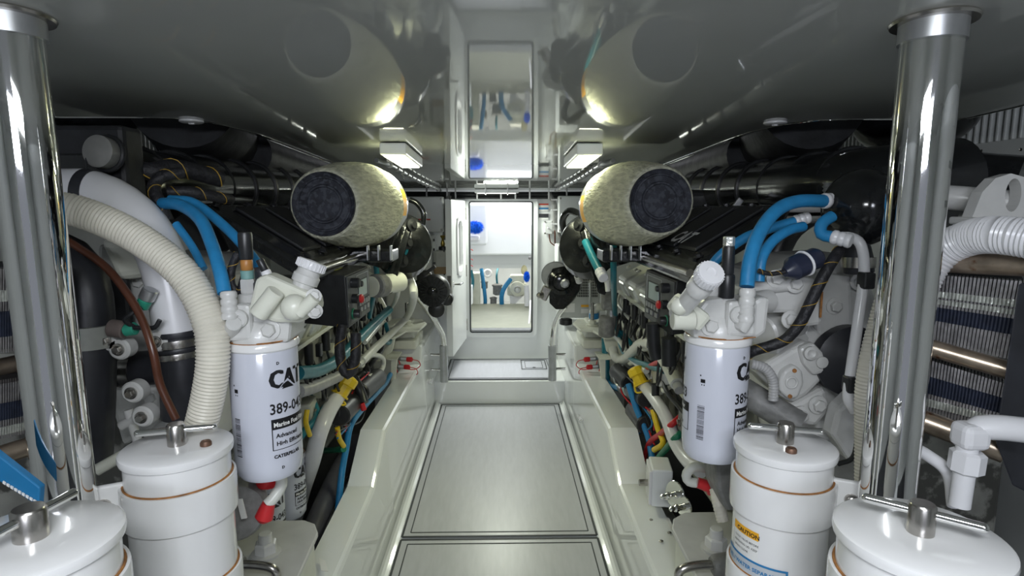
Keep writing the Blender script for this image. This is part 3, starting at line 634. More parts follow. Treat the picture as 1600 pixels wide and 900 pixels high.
# ---- big foreground hoses
hose('corrugated_hose', 'thick cream corrugated hose arching down behind the left pole', 'hose', [(40, 345, 1.15), (90, 325, 1.16), (150, 340, 1.17), (225, 378, 1.17), (290, 432, 1.16), (326, 500, 1.14), (333, 560, 1.13), (325, 620, 1.13), (308, 690, 1.13)], 24.5, BEIGE, rib=.075, n=24, pitch=.0072)
t = thing('coolant_pipe', 'thick smooth white pipe with steel band clamps behind the cream corrugated hose', 'pipe', W(285, 650, 1.30))
put('pipe_wall', MB().tube(pts((60, 310, 1.35), (120, 297, 1.35), (180, 315, 1.33), (232, 362, 1.32), (262, 430, 1.31), (279, 520, 1.30)), PX(33, 1.36), 28), WPVC, t)
put('rubber_sleeve', MB().tube(pts((279, 518, 1.30), (284, 570, 1.30), (287, 650, 1.30)), PX(31, 1.36), 28), RUB, t)
for (y, rr, mt, L) in ((519, 34.5, RUB, .012), (533, 34, STEEL, .017), (552, 34, STEEL, .013), (543, 34.5, RUB, .008)):
    c = W(280, y, 1.30); put('band_clamp', MB().lathe([(PX(rr, 1.36), -L / 2), (PX(rr, 1.36) + .001, 0), (PX(rr, 1.36), L / 2)], c, (.07, 0, -1), 32), mt, t)
c = W(143, 303, 1.345); put('band_clamp', MB().lathe([(PX(36.5, 1.38), -.012), (PX(36.5, 1.38), .012)], c, (1, -.03, -.08), 32), RUB, t)
hose('brown_hose', 'thin brown hose running diagonally down beside the thick white pipe', 'hose', [(70, 355, 1.25), (120, 385, 1.24), (170, 422, 1.22), (215, 485, 1.20), (238, 545, 1.18), (250, 600, 1.18), (275, 655, 1.18)], 6, BRN)
t = thing('exhaust_elbow', 'black rubber elbow with a grey clamp beside the left pole', 'duct', W(140, 720, 1.25))
put('elbow_wall', MB().tube(pts((40, 400, 1.3), (95, 395, 1.3), (132, 440, 1.28), (142, 520, 1.27), (142, 620, 1.26), (138, 720, 1.26)), PX(33, 1.3), 28), RUB, t)
put('band_clamp', MB().lathe([(PX(35.5, 1.3), -.024), (PX(36, 1.3), 0), (PX(35.5, 1.3), .024)], W(142, 524, 1.265), (0, 0, 1), 32), mat('grey_band', (.30, .31, .28), .45), t)
t = thing('cross_pipe', 'short horizontal black pipe with two steel clamps beside the thick white pipe', 'pipe', W(215, 600, 1.38))
put('pipe_wall', MB().tube(pts((165, 578, 1.4), (215, 576, 1.4), (262, 572, 1.4)), PX(27, 1.42), 24), RUB, t)
for x in (184, 207): put('band_clamp', MB().lathe([(PX(28.5, 1.42), -.012), (PX(28.5, 1.42), .012)], W(x, 577, 1.4), (1, 0, 0), 28), STEEL, t)
hose('corrugated_hose', 'thick white corrugated hose arching over the right heat exchanger', 'hose', [(1425, 500, 1.18), (1440, 440, 1.17), (1468, 396, 1.16), (1510, 373, 1.12), (1560, 367, 1.05), (1640, 378, .98)], 28, BEIGE if 0 else WPVC, rib=.07, n=24, pitch=.0075)
hose('corrugated_hose', 'slim cream corrugated hose standing just left of the right pole', 'hose', [(1395, 430, 1.15), (1375, 500, 1.14), (1360, 560, 1.12), (1352, 620, 1.12), (1352, 700, 1.12), (1352, 900, 1.1), (1352, 1385, 1.1)], 16, BEIGE, rib=.07, n=18, pitch=.0072)
t = thing('pvc_drain', 'white plastic elbow and nut below the right heat exchanger', 'pipe', W(1500, 790, .95))
put('elbow_pipe', MB().tube(pts((1600, 672, .93), (1560, 668, .94), (1528, 670, .95), (1513, 690, .95), (1508, 730, .95), (1499, 790, .95)), lambda u: PX(20, .98) if u < .45 else PX(15.5, .98), 24), WPVC, t)
put('hex_nut', MB().lathe([(.021, 0), (.027, .004), (.027, .036), (.021, .040)], W(1508, 738, .95), (.05, 0, 1), 8, False), WPVC, t)
put('elbow_cap', MB().box(W(1516, 680, .95), (.048, .045, .045), bev=.012, seg=3), WPVC, t)
hose('white_tube', 'white tube sloping down to the plastic elbow in the right corner', 'tube', [(1408, 690, 1.0), (1450, 712, 1.0), (1482, 740, .99), (1490, 790, .99)], 10, WPVC)
t = thing('lifting_eye', 'white cast lifting bracket with an oval hole at the right edge', 'bracket', W(1560, 340, 1.2))
o = [(1518, 342), (1535, 300), (1556, 278), (1580, 271), (1606, 278), (1622, 300), (1630, 342)]; P = [W(x, y, 1.2) for x, y in o]
h0 = W(1583, 305, 1.2); H = [h0 + Vector((math.cos(a) * .017, 0, math.sin(a) * .034)) for a in [2 * math.pi * i / 20 for i in range(20)]]
bm = bmesh.new(); va = [bm.verts.new(p) for p in P]; vb = [bm.verts.new(p) for p in H]
ed = [bm.edges.new((va[i], va[(i + 1) % len(va)])) for i in range(len(va))] + [bm.edges.new((vb[i], vb[(i + 1) % 20])) for i in range(20)]
bmesh.ops.triangle_fill(bm, edges=ed, use_beauty=True); r_ = bmesh.ops.extrude_face_region(bm, geom=bm.faces[:]); bmesh.ops.translate(bm, vec=(0, .028, 0), verts=[v for v in r_['geom'] if isinstance(v, bmesh.types.BMVert)])
bmesh.ops.recalc_face_normals(bm, faces=bm.faces); put('eye_plate', MB().bm(bm), ENG, t)
put('eye_foot', MB().box(W(1575, 345, 1.21), (.20, .07, .016), bev=.004), ENG, t)
hose('manifold_pipe', 'grey white pipe running behind the lifting bracket at the right edge', 'pipe', [(1440, 306, 1.35), (1500, 310, 1.3), (1560, 316, 1.26), (1640, 322, 1.2)], 19, ENG, n=24)
bs = put('blue_strap', MB().prism(pts((-30, 690, .86), (62, 762, .86), (60, 792, .86), (-30, 734, .86)), (0, .012, 0), .002), LBLUE, label='blue webbing tag crossing the left edge above the nearest canister', cat='strap')
for k in range(9):                                   # small white print along the tag, too blurred to read
    x0 = 4 + 6 * k; y0 = 752 + .60 * (x0 - 4); put('white_print', MB().prism(pts((x0, y0, .857), (x0 + 4, y0 + 2.4, .857), (x0 + 4, y0 + 6, .857), (x0, y0 + 3.6, .857)), (0, .002, 0)), PAPER, bs)

# ---- wool-covered air filters with steel bands and black intake elbows
def air_filter(c0, c1, label, s):
    a = W(*c0); b_ = W(*c1); d = b_ - a; L = d.length; t = thing('air_filter', label, 'air filter', b_ - Vector((0, 0, .16)))
    prof = [(.100, -.004), (.110, 0), (.116, .012), (.131, L * .2), (.148, L * .45), (.158, L * .7), (.160, L * .9), (.155, L * 1.02), (.140, L * 1.08)]
    m = MB(); n = 72; ax = d.normalized(); u = ax.orthogonal().normalized(); v = ax.cross(u); P = []
    for i in range(40):
        f = i / 39 * (len(prof) - 1); k = min(int(f), len(prof) - 2); q = f - k; P.append((prof[k][0] * (1 - q) + prof[k + 1][0] * q, prof[k][1] * (1 - q) + prof[k + 1][1] * q))
    vs = []; fs = []
    for j, (r, h) in enumerate(P):
        for i in range(n): an = 2 * math.pi * i / n; rr = r + random.uniform(-.0012, .0012); vs.append(a + ax * h + (u * math.cos(an) + v * math.sin(an)) * rr)
    for j in range(len(P) - 1):
        for i in range(n): fs.append((j * n + i, j * n + (i + 1) % n, (j + 1) * n + (i + 1) % n, (j + 1) * n + i))
    put('wool_sleeve', m.add(vs, fs, True), FELT, t)
    put('end_cap', MB().lathe([(.001, -.004), (.052, -.004), (.055, -.010), (.060, -.010), (.063, -.003), (.080, -.003), (.082, -.007), (.087, -.007), (.089, -.002), (.095, -.004), (.1015, -.012), (.1025, -.002), (.1015, .01)], a, ax, 64), DISC, t)
    e = a + ax * L * 1.06
    put('steel_band', MB().lathe([(.150, -.035), (.153, -.033), (.153, .035), (.150, .037)], e + ax * .02, ax, 56), ALU, t)
    put('caution_patch', MB().lathe([(.1542, 0), (.1542, .045)], e, ax, 56) if 0 else MB().add(*patch(e, ax, .1545, -.025, .045, 200 if s > 0 else 20, 240 if s > 0 else 60), True), ORG, t)
    h = put('intake_elbow', MB().lathe([(.148, 0), (.150, .04), (.125, .10), (.095, .14), (.09, .2)], e + ax * .045, ax, 40), BLKG, t)
    put('elbow_pipe', MB().tube([e + ax * .18, e + ax * .27 + Vector((0, 0, -.02)), e + ax * .31 + Vector((s * .04, 0, -.13)), e + ax * .30 + Vector((s * .08, 0, -.26))], .085, 24), BLKG, t)
    return t
def patch(c, ax, r, h0, h1, a0, a1, n=10):
    u = ax.orthogonal().normalized(); v = ax.cross(u); vs = []; fs = []
    for i in range(n + 1):
        a = R(a0 + (a1 - a0) * i / n); d = (u * math.cos(a) + v * math.sin(a)) * r; vs += [c + ax * h0 + d, c + ax * h1 + d]
    for i in range(n): fs.append((2 * i, 2 * i + 2, 2 * i + 3, 2 * i + 1))
    return vs, fs
air_filter((507, 319, 1.90), (569, 321, 2.33), 'wool-sleeved air filter with dusty black end cap, above the left engine', -1)
air_filter((1031, 314, 1.90), (972, 321, 2.33), 'wool-sleeved air filter with dusty black end cap, above the right engine', 1)
# black bracket fins under the filters
for s, xs, lb in ((-1, (543, 575, 592, 611), 'left'), (1, (955, 970, 985, 1000), 'right')):
    t = thing('filter_bracket', 'black bracket with bright edges under the %s air filter' % lb, 'bracket', W(xs[1], 410, 2.2))
    put('bracket_beam', MB().box((W(xs[0], 398, 2.25) + W(xs[3], 398, 2.25)) / 2, (.20, .14, .045), bev=.006), BLKG, t)
    for x in xs: put('bracket_rib', MB().box(W(x, 395, 2.16), (.006, .03, .055), bev=.002), ALU, t)

# ---- ceiling lamps and conduits
def lamp(x, label, s):
    y = 2.48; c = Vector((x, y, cz(y) - .012)); tilt = Matrix.Rotation(-.035, 3, 'X'); t = thing('ceiling_light', label, 'light', c - Vector((0, 0, .06)), 'ceiling lights')
    put('lamp_housing', MB().box(c + Vector((0, 0, -.014)), (.10, .46, .044), tilt, .006), PAINT, t)
    put('diffuser', MB().box(c + Vector((0, -.002, -.038)), (.076, .42, .006), tilt, .002), LED, t)
    put('cable_gland', MB().cyl(c + Vector((s * .06, .18, -.014)), c + Vector((s * .10, .18, -.014)), .012), WPVC, t)
lamp(-.405, 'lit strip lamp on the ceiling above the left air filter', -1)
lamp(.335, 'lit strip lamp on the ceiling above the right air filter', 1)
t = thing('ceiling_light', 'slim lit strip lamp on the ceiling edge above the doorway', 'light', (W(776, 292, 4.86).x, 4.86, cz(4.86) - .04), 'ceiling lights'); c = t.location + Vector((0, 0, .022))
put('lamp_housing', MB().box(c, (.36, .09, .032), bev=.006), PAINT, t); put('diffuser', MB().box(c - Vector((0, .01, .018)), (.31, .06, .006), bev=.002), LED2, t)
for dx in (-.09, .09): put('mounting_clip', MB().box(c + Vector((dx, -.03, -.004)), (.012, .05, .05), bev=.003), WPVC, t)
for s, P, lb in ((-1, [(588, 246, 2.7), (612, 262, 2.9), (650, 280, 3.7), (688, 294, 4.8)], 'left'), (1, [(958, 246, 2.7), (936, 262, 2.9), (903, 279, 3.7), (868, 293, 4.8)], 'right')):
    Q = [Vector((W(*p).x, p[2], cz(p[2]) - .018)) for p in P]; Q[1].z = cz(2.9) - .02
    t = thing('ceiling_conduit', 'grey cable conduit with clips running along the ceiling on the %s' % lb, 'conduit', Q[-1])
    put('conduit_tube', MB().tube(Q, .011, 12), ALU, t); C = spline(Q, .16)
    for i in range(1, len(C) - 1): d = (C[i + 1] - C[i - 1]).normalized(); put('conduit_clip', MB().lathe([(.013, -.008), (.017, -.006), (.017, .006), (.013, .008)], C[i], d, 12), WPVC, t)
# black cable loom at the top of the bulkhead
t = thing('cable_loom', 'thick black cable loom along the top of the bulkhead with white clips', 'cable', (0, 4.98, cz(5) - .06))
m = MB()
for k in range(4): m.tube([(-1.1, 4.985 - .012 * (k % 2), cz(5) - .022 - .013 * k), (0, 4.98 - .012 * (k % 2), cz(5) - .026 - .013 * k), (1.1, 4.985, cz(5) - .022 - .013 * k)], .010, 8, step=.2)
put('cables', m, BLK, t)
for x in (-.62, -.45, -.38, -.2, 0, .12, .24, .40, .55): put('cable_clip', MB().tube([(x, 4.965, cz(5) - .0), (x, 4.95, cz(5) - .03), (x, 4.965, cz(5) - .075)], .007, 8), WPVC, t)

# ---- bulkhead fittings
def box_thing(name, label, cat, x0, y0, x1, y1, D, dep, m=PAINT, bev=.01, screws=True, group=None):
    a = W(x0, y0, D); b_ = W(x1, y1, D); t = thing(name, label, cat, (a.x / 2 + b_.x / 2, D, b_.z), group)
    put('casing', MB().box(((a.x + b_.x) / 2, D + dep / 2, (a.z + b_.z) / 2), (b_.x - a.x, dep, a.z - b_.z), bev=bev), m, t)
    if screws:
        for fx in (.05, .95):
            for fz in (.07, .93): put('screw', MB().lathe([(.008, 0), (.008, .003), (.004, .005)], (a.x + (b_.x - a.x) * fx, D, b_.z + (a.z - b_.z) * fz), (0, -1, 0), 10), STEEL, t)
    return t, a, b_
t, a, b_ = box_thing('junction_box', 'wide grey electrical box high on the bulkhead left of the door', 'box', 628, 307, 693, 363, 4.86, .13)
put('warning_label', MB().box(W(662, 333, 4.855), (.11, .002, .05)), PAPER, t); put('warning_band', MB().box(W(662, 343, 4.853), (.11, .002, .012)), REDI, t)
t, a, b_ = box_thing('equipment_cabinet', 'large pale cabinet below the electrical box left of the door', 'cabinet', 600, 368, 677, 522, 4.70, .3, bev=.02)
put('round_latch', MB().lathe([(.022, 0), (.022, .006), (.012, .008)], W(667, 398, 4.70), (0, -1, 0), 20), BLK, t)
put('side_hinges', MB().box(W(678, 390, 4.69), (.012, .02, .02)).box(W(678, 375, 4.69), (.012, .02, .02)), BLK, t)
t = thing('coolant_bottle', 'translucent white bottle with tan liquid and black straps beside the door', 'bottle', W(694, 428, 4.75))
a = W(678, 391, 4.75); b_ = W(708, 429, 4.75); c = (a + b_) / 2
put('bottle_body', MB().box(c + Vector((0, .05, 0)), (b_.x - a.x, .12, a.z - b_.z), bev=.02), WHOSE, t)
put('liquid', MB().box(W(693, 422, 4.75) + Vector((0, .05, 0)), (b_.x - a.x + .004, .124, .065), bev=.01), TANM, t)
put('bottle_cap', MB().cyl(W(692, 391, 4.8), W(692, 385, 4.8), .035), BLK, t)
put('strap', MB().box(W(694, 409, 4.745), (.012, .004, .22)), BLK, t); put('strap', MB().box(W(693, 411, 4.745), (.17, .004, .010)), BLK, t)
t = thing('wall_wiring', 'bundle of grey wires running down the bulkhead just left of the open door', 'cable', W(698, 385, 4.95))
put('wire_bundle', MB().tube(pts((701, 300, 4.97), (698, 320, 4.96), (697, 345, 4.96), (694, 375, 4.95)), .018, 10).tube(pts((704, 306, 4.96), (701, 330, 4.95), (700, 360, 4.95)), .008, 8), CAST, t)
for y in (312, 330, 352, 368): put('cable_clip', MB().box(W(699, y, 4.93), (.03, .03, .012), bev=.003), WPVC, t)
put('brass_valve', MB().lathe([(.014, 0), (.02, .02), (.008, .06), (.02, .08), (.02, .09)], W(692, 385, 4.8), (0, 0, 1), 14), mat('brass', (.45, .33, .08), .3, 1), label='small brass valve above the tan liquid bottle', cat='valve')
# right of the doorway
t, a, b_ = box_thing('wall_switch', 'small grey switch box on the bulkhead right of the door', 'switch', 851, 345, 864, 366, 4.97, .05, bev=.006)
put('toggle', MB().cyl(W(856, 356, 4.97), W(856, 356, 4.93), .006), STEEL, t)
t, a, b_ = box_thing('junction_box', 'plain grey box high on the bulkhead right of the door beyond the pipe', 'box', 873, 306, 925, 364, 4.86, .12)
for y0, y1, mt, lb in ((318, 320.5, REDI, 'thin red-lined placard highest right of the door'), (324.5, 327, BLUI, 'thin blue-lined placard right of the door'), (334, 340, BLK, 'small black lettered placard right of the door')):
    a = W(842, y0, 5.02); b_ = W(857, y1, 5.02); t = thing('wall_placard', lb, 'sign', b_)
    put('placard_plate', MB().box(((a.x + b_.x) / 2, 5.026, (a.z + b_.z) / 2 - .008), (b_.x - a.x, .004, a.z - b_.z + .018)), PAPER, t)
    put('placard_ink', MB().box(((a.x + b_.x) / 2, 5.022, (a.z + b_.z) / 2), (b_.x - a.x, .002, a.z - b_.z)), mt, t)
t = thing('wall_wiring', 'grey cable bundle down the bulkhead right of the door, brown wires at its foot', 'cable', W(868, 395, 4.95))
put('wire_bundle', MB().tube(pts((858, 302, 4.97), (866, 318, 4.96), (867, 340, 4.96), (867, 362, 4.96)), .02, 10).tube(pts((868, 355, 4.95), (875, 370, 4.94), (885, 378, 4.94)), .018, 10), CAST, t)
put('brown_wires', MB().tube(pts((867, 360, 4.9), (868, 385, 4.9), (875, 398, 4.85), (865, 410, 4.8)), .006, 8).tube(pts((858, 366, 4.9), (860, 378, 4.88), (867, 384, 4.86)), .005, 8), BRN, t)
for y in (312, 328, 350): put('cable_clip', MB().box(W(866, y, 4.92), (.05, .02, .012), bev=.003), WPVC, t)
t, a, b_ = box_thing('vented_unit', 'pale unit with a square grille behind the belt guard on the right', 'cabinet', 874, 428, 937, 497, 4.45, .4, HULL, .012)
put('casing_step', MB().box(W(888, 410, 4.5) + Vector((0, .15, 0)), (.16, .3, .26), bev=.01), PAINT, t)
for i in range(12):
    for j in range(8):
        p = W(903 + i * 2.7, 433 + j * 4.2, 4.448); put('grille_slot', MB().box(p, (.0085, .004, .016)), BLK, t)
put('info_label', MB().box(W(888, 481, 4.447), (.10, .002, .07)), PAPER, t); put('orange_label', MB().box(W(918, 478, 4.447), (.10, .002, .018)), ORG, t); put('info_label', MB().box(W(918, 486, 4.447), (.10, .002, .035)), PAPER, t)
put('rubber_foot', MB().cyl(W(884, 498, 4.5), W(884, 507, 4.5), .05), BLK, t)

# ---- grab rails by the landing
for s, P, lb in ((-1, [(645, 455, 3.95), (668, 484, 4.05), (686, 512, 4.15), (693, 530, 4.2), (694, 560, 4.2), (694, 592, 4.2)], 'left'), (1, [(883, 478, 4.1), (872, 492, 4.15), (866, 508, 4.2), (863, 530, 4.2), (863, 560, 4.2), (863, 590, 4.2)], 'right')):
    Q = pts(*P); t = thing('grab_rail', 'bent steel grab rail standing on the %s of the landing' % lb, 'rail', Q[-1], 'grab rails')
    put('rail_tube', MB().tube(Q, .020, 20), CHROME, t); q = Q[3] - Vector((0, 0, .02)); e = Q[-1]
    put('rail_sleeve', MB().tube([q + (e - q) * .1, q.lerp(e, .5), e + Vector((0, 0, -.02))], .030, 20, raw=True), ALU, t)
    for f in (.35, .75): c = q.lerp(e, f); put('rail_bracket', MB().cyl(c + Vector((s * .02, 0, 0)), c + Vector((s * .10, 0, 0)), .010), CHROME, t)

# ---- alternator and belt guard at the back of the engines
t = thing('fan_motor', 'black round finned alternator in front of the grab rail on the left', 'motor', W(678, 480, 3.85)); c = W(676, 455, 3.8)
put('motor_body', MB().lathe([(.085, .10), (.105, .07), (.110, .02), (.100, -.01), (.03, -.015)], c, (.15, 1, 0), 36), BLK, t)
for i in range(20):
    a = 2 * math.pi * i / 20; p = c + Vector((math.cos(a) * .072, -.018, math.sin(a) * .072)); put('cooling_fin', MB().box(p, (.052, .012, .006), Matrix.Rotation(-a, 3, 'Y')), BLKG, t)
put('hub', MB().lathe([(.034, 0), (.034, .02), (.02, .03)], c, (0, -1, 0), 24), BLKG, t)
for dx, dz, r in ((-.055, .085, .05), (.02, -.125, .055), (.09, -.06, .04), (-.09, .04, .035)): put('housing_lug', MB().lathe([(r * .8, .08), (r, .06), (r, 0), (r * .6, -.012)], c + Vector((dx, .02, dz)), (0, 1, 0), 20), BLK, t)
put('bracket_arm', MB().box(c + Vector((-.02, 0, .135)), (.10, .02, .022), Matrix.Rotation(R(-35), 3, 'Y'), .004), BLK, t)
t = thing('belt_guard', 'black belt pulley guard in front of the grab rail on the right', 'guard', W(880, 485, 3.7)); D = 3.7
put('guard_plate', MB().prism(pts((862, 420, D), (880, 416, D), (900, 420, D), (908, 435, D), (905, 455, D), (893, 472, D), (880, 484, D), (868, 484, D), (858, 474, D), (857, 440, D)), (.02, .05, 0), .008), BLKG, t)
put('pulley', MB().lathe([(.085, .03), (.09, 0), (.085, -.02), (.06, -.03), (.058, -.02), (.04, -.03)], W(877, 440, D) + Vector((0, .01, 0)), (0, 1, 0), 32), BLKG, t)
put('pulley_rim', MB().lathe([(.088, .0), (.092, .004), (.092, .03), (.088, .034)], W(868, 432, D) + Vector((0, .03, 0)), (.3, 1, 0), 32), ALU, t)
put('pulley_nut', MB().lathe([(.03, 0), (.03, .01), (.018, .014), (.018, .03)], W(882, 442, D) - Vector((0, .02, 0)), (0, -1, 0), 8, False), ALU, t)
put('rail_clamp', MB().box(W(851, 458, D), (.06, .04, .09), Matrix.Rotation(R(25), 3, 'Y'), .008), STEEL, t)
put('hand_bolt', MB().lathe([(.02, 0), (.02, .03), (.01, .04)], W(848, 461, D - .02), (-1, -.4, 0), 8, False), STEEL, t)
hose('vent_hose', 'black hose looping from the belt guard up to the right intake', 'hose', [(903, 432, 3.5), (893, 400, 3.4), (884, 370, 3.3), (879, 345, 3.2), (889, 330, 3.1), (905, 335, 3.0), (915, 345, 2.9)], 5.2, BLKG, ends=(0,))
hose('vent_hose', 'black hose bending behind the left air filter to the intake', 'hose', [(640, 312, 3.0), (652, 318, 3.0), (662, 335, 3.0), (658, 360, 3.0), (645, 385, 3.0), (628, 398, 2.9), (600, 400, 2.8)], 4.2, BLKG)
# black turbo castings behind the air filters
for s, xs, lb in ((-1, 1, 'left'), (1, -1, 'right')):
    X = (lambda x: x) if s > 0 else (lambda x: 1548 - x)
    t = thing('turbocharger', 'black turbo casting tucked behind the %s air filter' % lb, 'turbocharger', W(X(925), 440, 2.8))
    m = MB(); c = W(X(918), 385, 2.85); m.lathe([(.06, -.06), (.13, -.05), (.16, 0), (.14, .05), (.09, .08)], c, (s * .6, .8, -.1), 36); put('turbo_volute', m, BLKG, t)
    m = MB()
    for i in range(3): p = W(X(908 + i * 7), 352 + i * 28, 2.75); m.lathe([(.026, 0), (.030, .006), (.030, .02), (.016, .022), (.016, .035)], p, (-s * .8, -.6, .1), 16)
    put('port_caps', m, BLK, t)
    put('support_strut', MB().prism(pts((X(903), 350, 2.75), (X(912), 350, 2.75), (X(950), 452, 2.6), (X(945), 462, 2.6), (X(935), 458, 2.6)), (0, .03, 0), .004), BLKG, t)

# ---- the two engines
def engine(s, label):
    X = (lambda x: x) if s > 0 else (lambda x: 1560 - x)
    t = thing('marine_engine', label, 'engine', (s * 1.15, 2.5, .35)); x = lambda v: AX + s * v
    # crankcase: long stepped block with ribs
    prof = [(.86, .38), (.84, .62), (.76, .80), (.74, .98), (.80, 1.10), (1.5, 1.10), (1.5, .38)]
    put('engine_block', MB().prism([(x(a), 1.62, z) for a, z in prof], (0, 1.95, 0), .015), mat('block_shade_grey', (.30, .30, .27), .45, var=.3, scale=9, bump=.3, spots=((.08, .08, .07), 11, .5)), t)  # ivory casting, with the shade on its flank painted in as dark grey
    put('oil_pan', MB().prism([(x(a), 1.7, z) for a, z in [(.80, .40), (.92, .24), (1.4, .24), (1.5, .40)]], (0, 1.8, 0), .02), ENGI, t)
    for i in range(8): put('block_rib', MB().box((x(.765), 1.8 + .22 * i, .84), (.05, .03, .22), bev=.006), ENGI, t)
    # row of wrapped injector housings along the inboard edge
    for i in range(6):
        c = Vector((x(.735), 1.86 + .235 * i, 1.12)); h = put('injector_housing', MB().box(c, (.17, .19, .12), Matrix.Rotation(-s * R(28), 3, 'Y'), .02, 3), ENGI, t)
        put('heat_wrap', MB().box(c + Vector((-s * .052, 0, -.028)), (.075, .12, .085), Matrix.Rotation(-s * R(28), 3, 'Y'), .012), SILV, h)
        for dy in (-.08, .08): hexbolt(h, c + Vector((-s * .04, dy, .065)), (-s * .45, 0, .9), .010)
    put('side_rail', MB().hexa([(x(.655), 1.7, 1.05), (x(.69), 1.7, 1.05), (x(.69), 1.7, 1.035), (x(.655), 1.7, 1.035)], [(x(.655), 3.2, 1.05), (x(.69), 3.2, 1.05), (x(.69), 3.2, 1.035), (x(.655), 3.2, 1.035)]), ENGI, t)
    rnd = random.Random(3 + s)                       # pipes, brackets and clips that crowd the inboard flank
    for i in range(9):
        y = 1.75 + .2 * i; z = .62 + .33 * rnd.random(); L = .22 + .3 * rnd.random(); o = .70 - .02 * rnd.random()
        put('flank_pipe', MB().tube([(x(o + .05), y, z - .06), (x(o), y + L * .3, z), (x(o - .01), y + L * .7, z + .06 * rnd.uniform(-1, 1)), (x(o + .06), y + L, z + .10)], rnd.choice((.010, .014, .018)), 12), rnd.choice((ENGI, BLK, WHOSE, TEAL, BLK)), t)
    for i in range(12):
        c = Vector((x(.72 + .02 * rnd.random()), 1.72 + .145 * i, .66 + .36 * rnd.random())); q = put('flank_bracket', MB().box(c, (.05, .05 + .07 * rnd.random(), .03 + .07 * rnd.random()), Matrix.Rotation(rnd.uniform(-.6, .6), 3, 'X'), .008), rnd.choice((ENGI, CAST, BLK, ENG)), t)
        hexbolt(q, c + Vector((-s * .026, 0, 0)), (-s, 0, 0), .011, STEEL)
    for i in range(10):
        y = 1.7 + .17 * i; z = .95 + .12 * rnd.random(); put('flank_wire', MB().tube([(x(.66), y, z), (x(.64), y + .07, z - .10 - .1 * rnd.random()), (x(.67), y + .15, z - .05), (x(.70), y + .22, z - .22)], .0055, 8), rnd.choice((BLK, BLK, LOOM)), t)
    for i in range(5): put('wire_clip', MB().box((x(.665), 1.85 + .28 * i, .98), (.02, .03, .05), bev=.004), BLK, t)
    for i in range(7): put('rail_plug', MB().cyl((x(.66), 1.8 + .2 * i, 1.035), (x(.66), 1.8 + .2 * i, .96), .016), BLK, t)
    # slanted black valve cover
    n0 = W(X(1243), 317, 1.62); n1 = W(X(1090), 410, 1.62); up = Vector((s * .02, 0, .05)); far = Vector((0, 1.15, 0))
    q = [n0, n1, n1 - up * 1.3, n0 - up * 1.3]; vc = put('valve_cover', MB().hexa(q, [v + far for v in q], .012), BLKG, t)
    for i in range(5):
        a = n0.lerp(n1, .12) + Vector((0, .12 + .22 * i, 0)); b_ = n0.lerp(n1, .88) + Vector((0, .12 + .22 * i, 0)); U = Vector((0, 0, .012))
        put('cover_panel', MB().hexa([a, b_, b_ + U, a + U], [a + Vector((0, .17, 0)), b_ + Vector((0, .17, 0)), b_ + Vector((0, .17, 0)) + U, a + Vector((0, .17, 0)) + U], .004), BLK, vc)
    for i in range(6):
        for f in (.06, .94): hexbolt(vc, n0.lerp(n1, f) + Vector((0, .04 + .21 * i, .002)), (s * -.3, 0, 1), .010, BLK)
    put('cover_edge', MB().tube([n1 + Vector((-s * .02, 0, -.03)), n1 + far * .5 + Vector((-s * .02, 0, -.03)), n1 + far + Vector((-s * .02, 0, -.03))], .012, 12), STEEL, t)
    # black intake manifold and its runners
    c0 = Vector((x(1.02), 1.62, 1.56)); c1 = Vector((x(.98), 2.9, 1.58)); im = put('intake_manifold', MB().tube([c0 + Vector((s * .2, -.05, .02)), c0, c0.lerp(c1, .5), c1], .105, 28), BLKG, t)
    for i in range(7): put('manifold_rib', MB().add(*ring(c0.lerp(c1, .05 + .14 * i), (c1 - c0), .108, .007, 28, 6), True), BLK, im)
    put('rear_manifold', MB().box((x(.80), 2.9, 1.50), (.26, .7, .16), bev=.03, seg=3), BLK, t)
    for i in range(6): put('manifold_runner', MB().tube([(x(.98), 1.8 + .2 * i, 1.50), (x(.90), 1.8 + .2 * i, 1.44), (x(.86), 1.8 + .2 * i, 1.36)], .042, 14), BLK, t)
    # front gear case
    D = 1.46
    gc = put('gear_case', MB().prism(pts((X(1196), 430, D), (X(1262), 405, D), (X(1352), 400, D), (X(1370), 470, D), (X(1362), 640, D), (X(1330), 700, D), (X(1230), 700, D), (X(1200), 560, D)), (0, .25, 0), .012), ENG, t)
    put('case_boss', MB().prism(pts((X(1272), 425, D - .03), (X(1332), 430, D - .03), (X(1336), 540, D - .03), (X(1300), 560, D - .03), (X(1276), 520, D - .03)), (0, .04, 0), .012), ENG, gc)
    for px, py in ((1303, 478), (1290, 560), (1322, 620), (1246, 425), (1340, 440)): hexbolt(gc, W(X(px), py, D - .03), (0, -1, 0), .014, h=.014)
    put('bell_arm', MB().prism(pts((X(1262), 500, D - .04), (X(1300), 540, D - .04), (X(1318), 610, D - .04), (X(1300), 690, D - .04), (X(1272), 690, D - .04), (X(1284), 610, D - .04), (X(1250), 540, D - .04)), (0, .04, 0), .008), ENG, gc)
    return t
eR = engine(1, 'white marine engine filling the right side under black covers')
eL = engine(-1, 'white marine engine filling the left side under black covers')
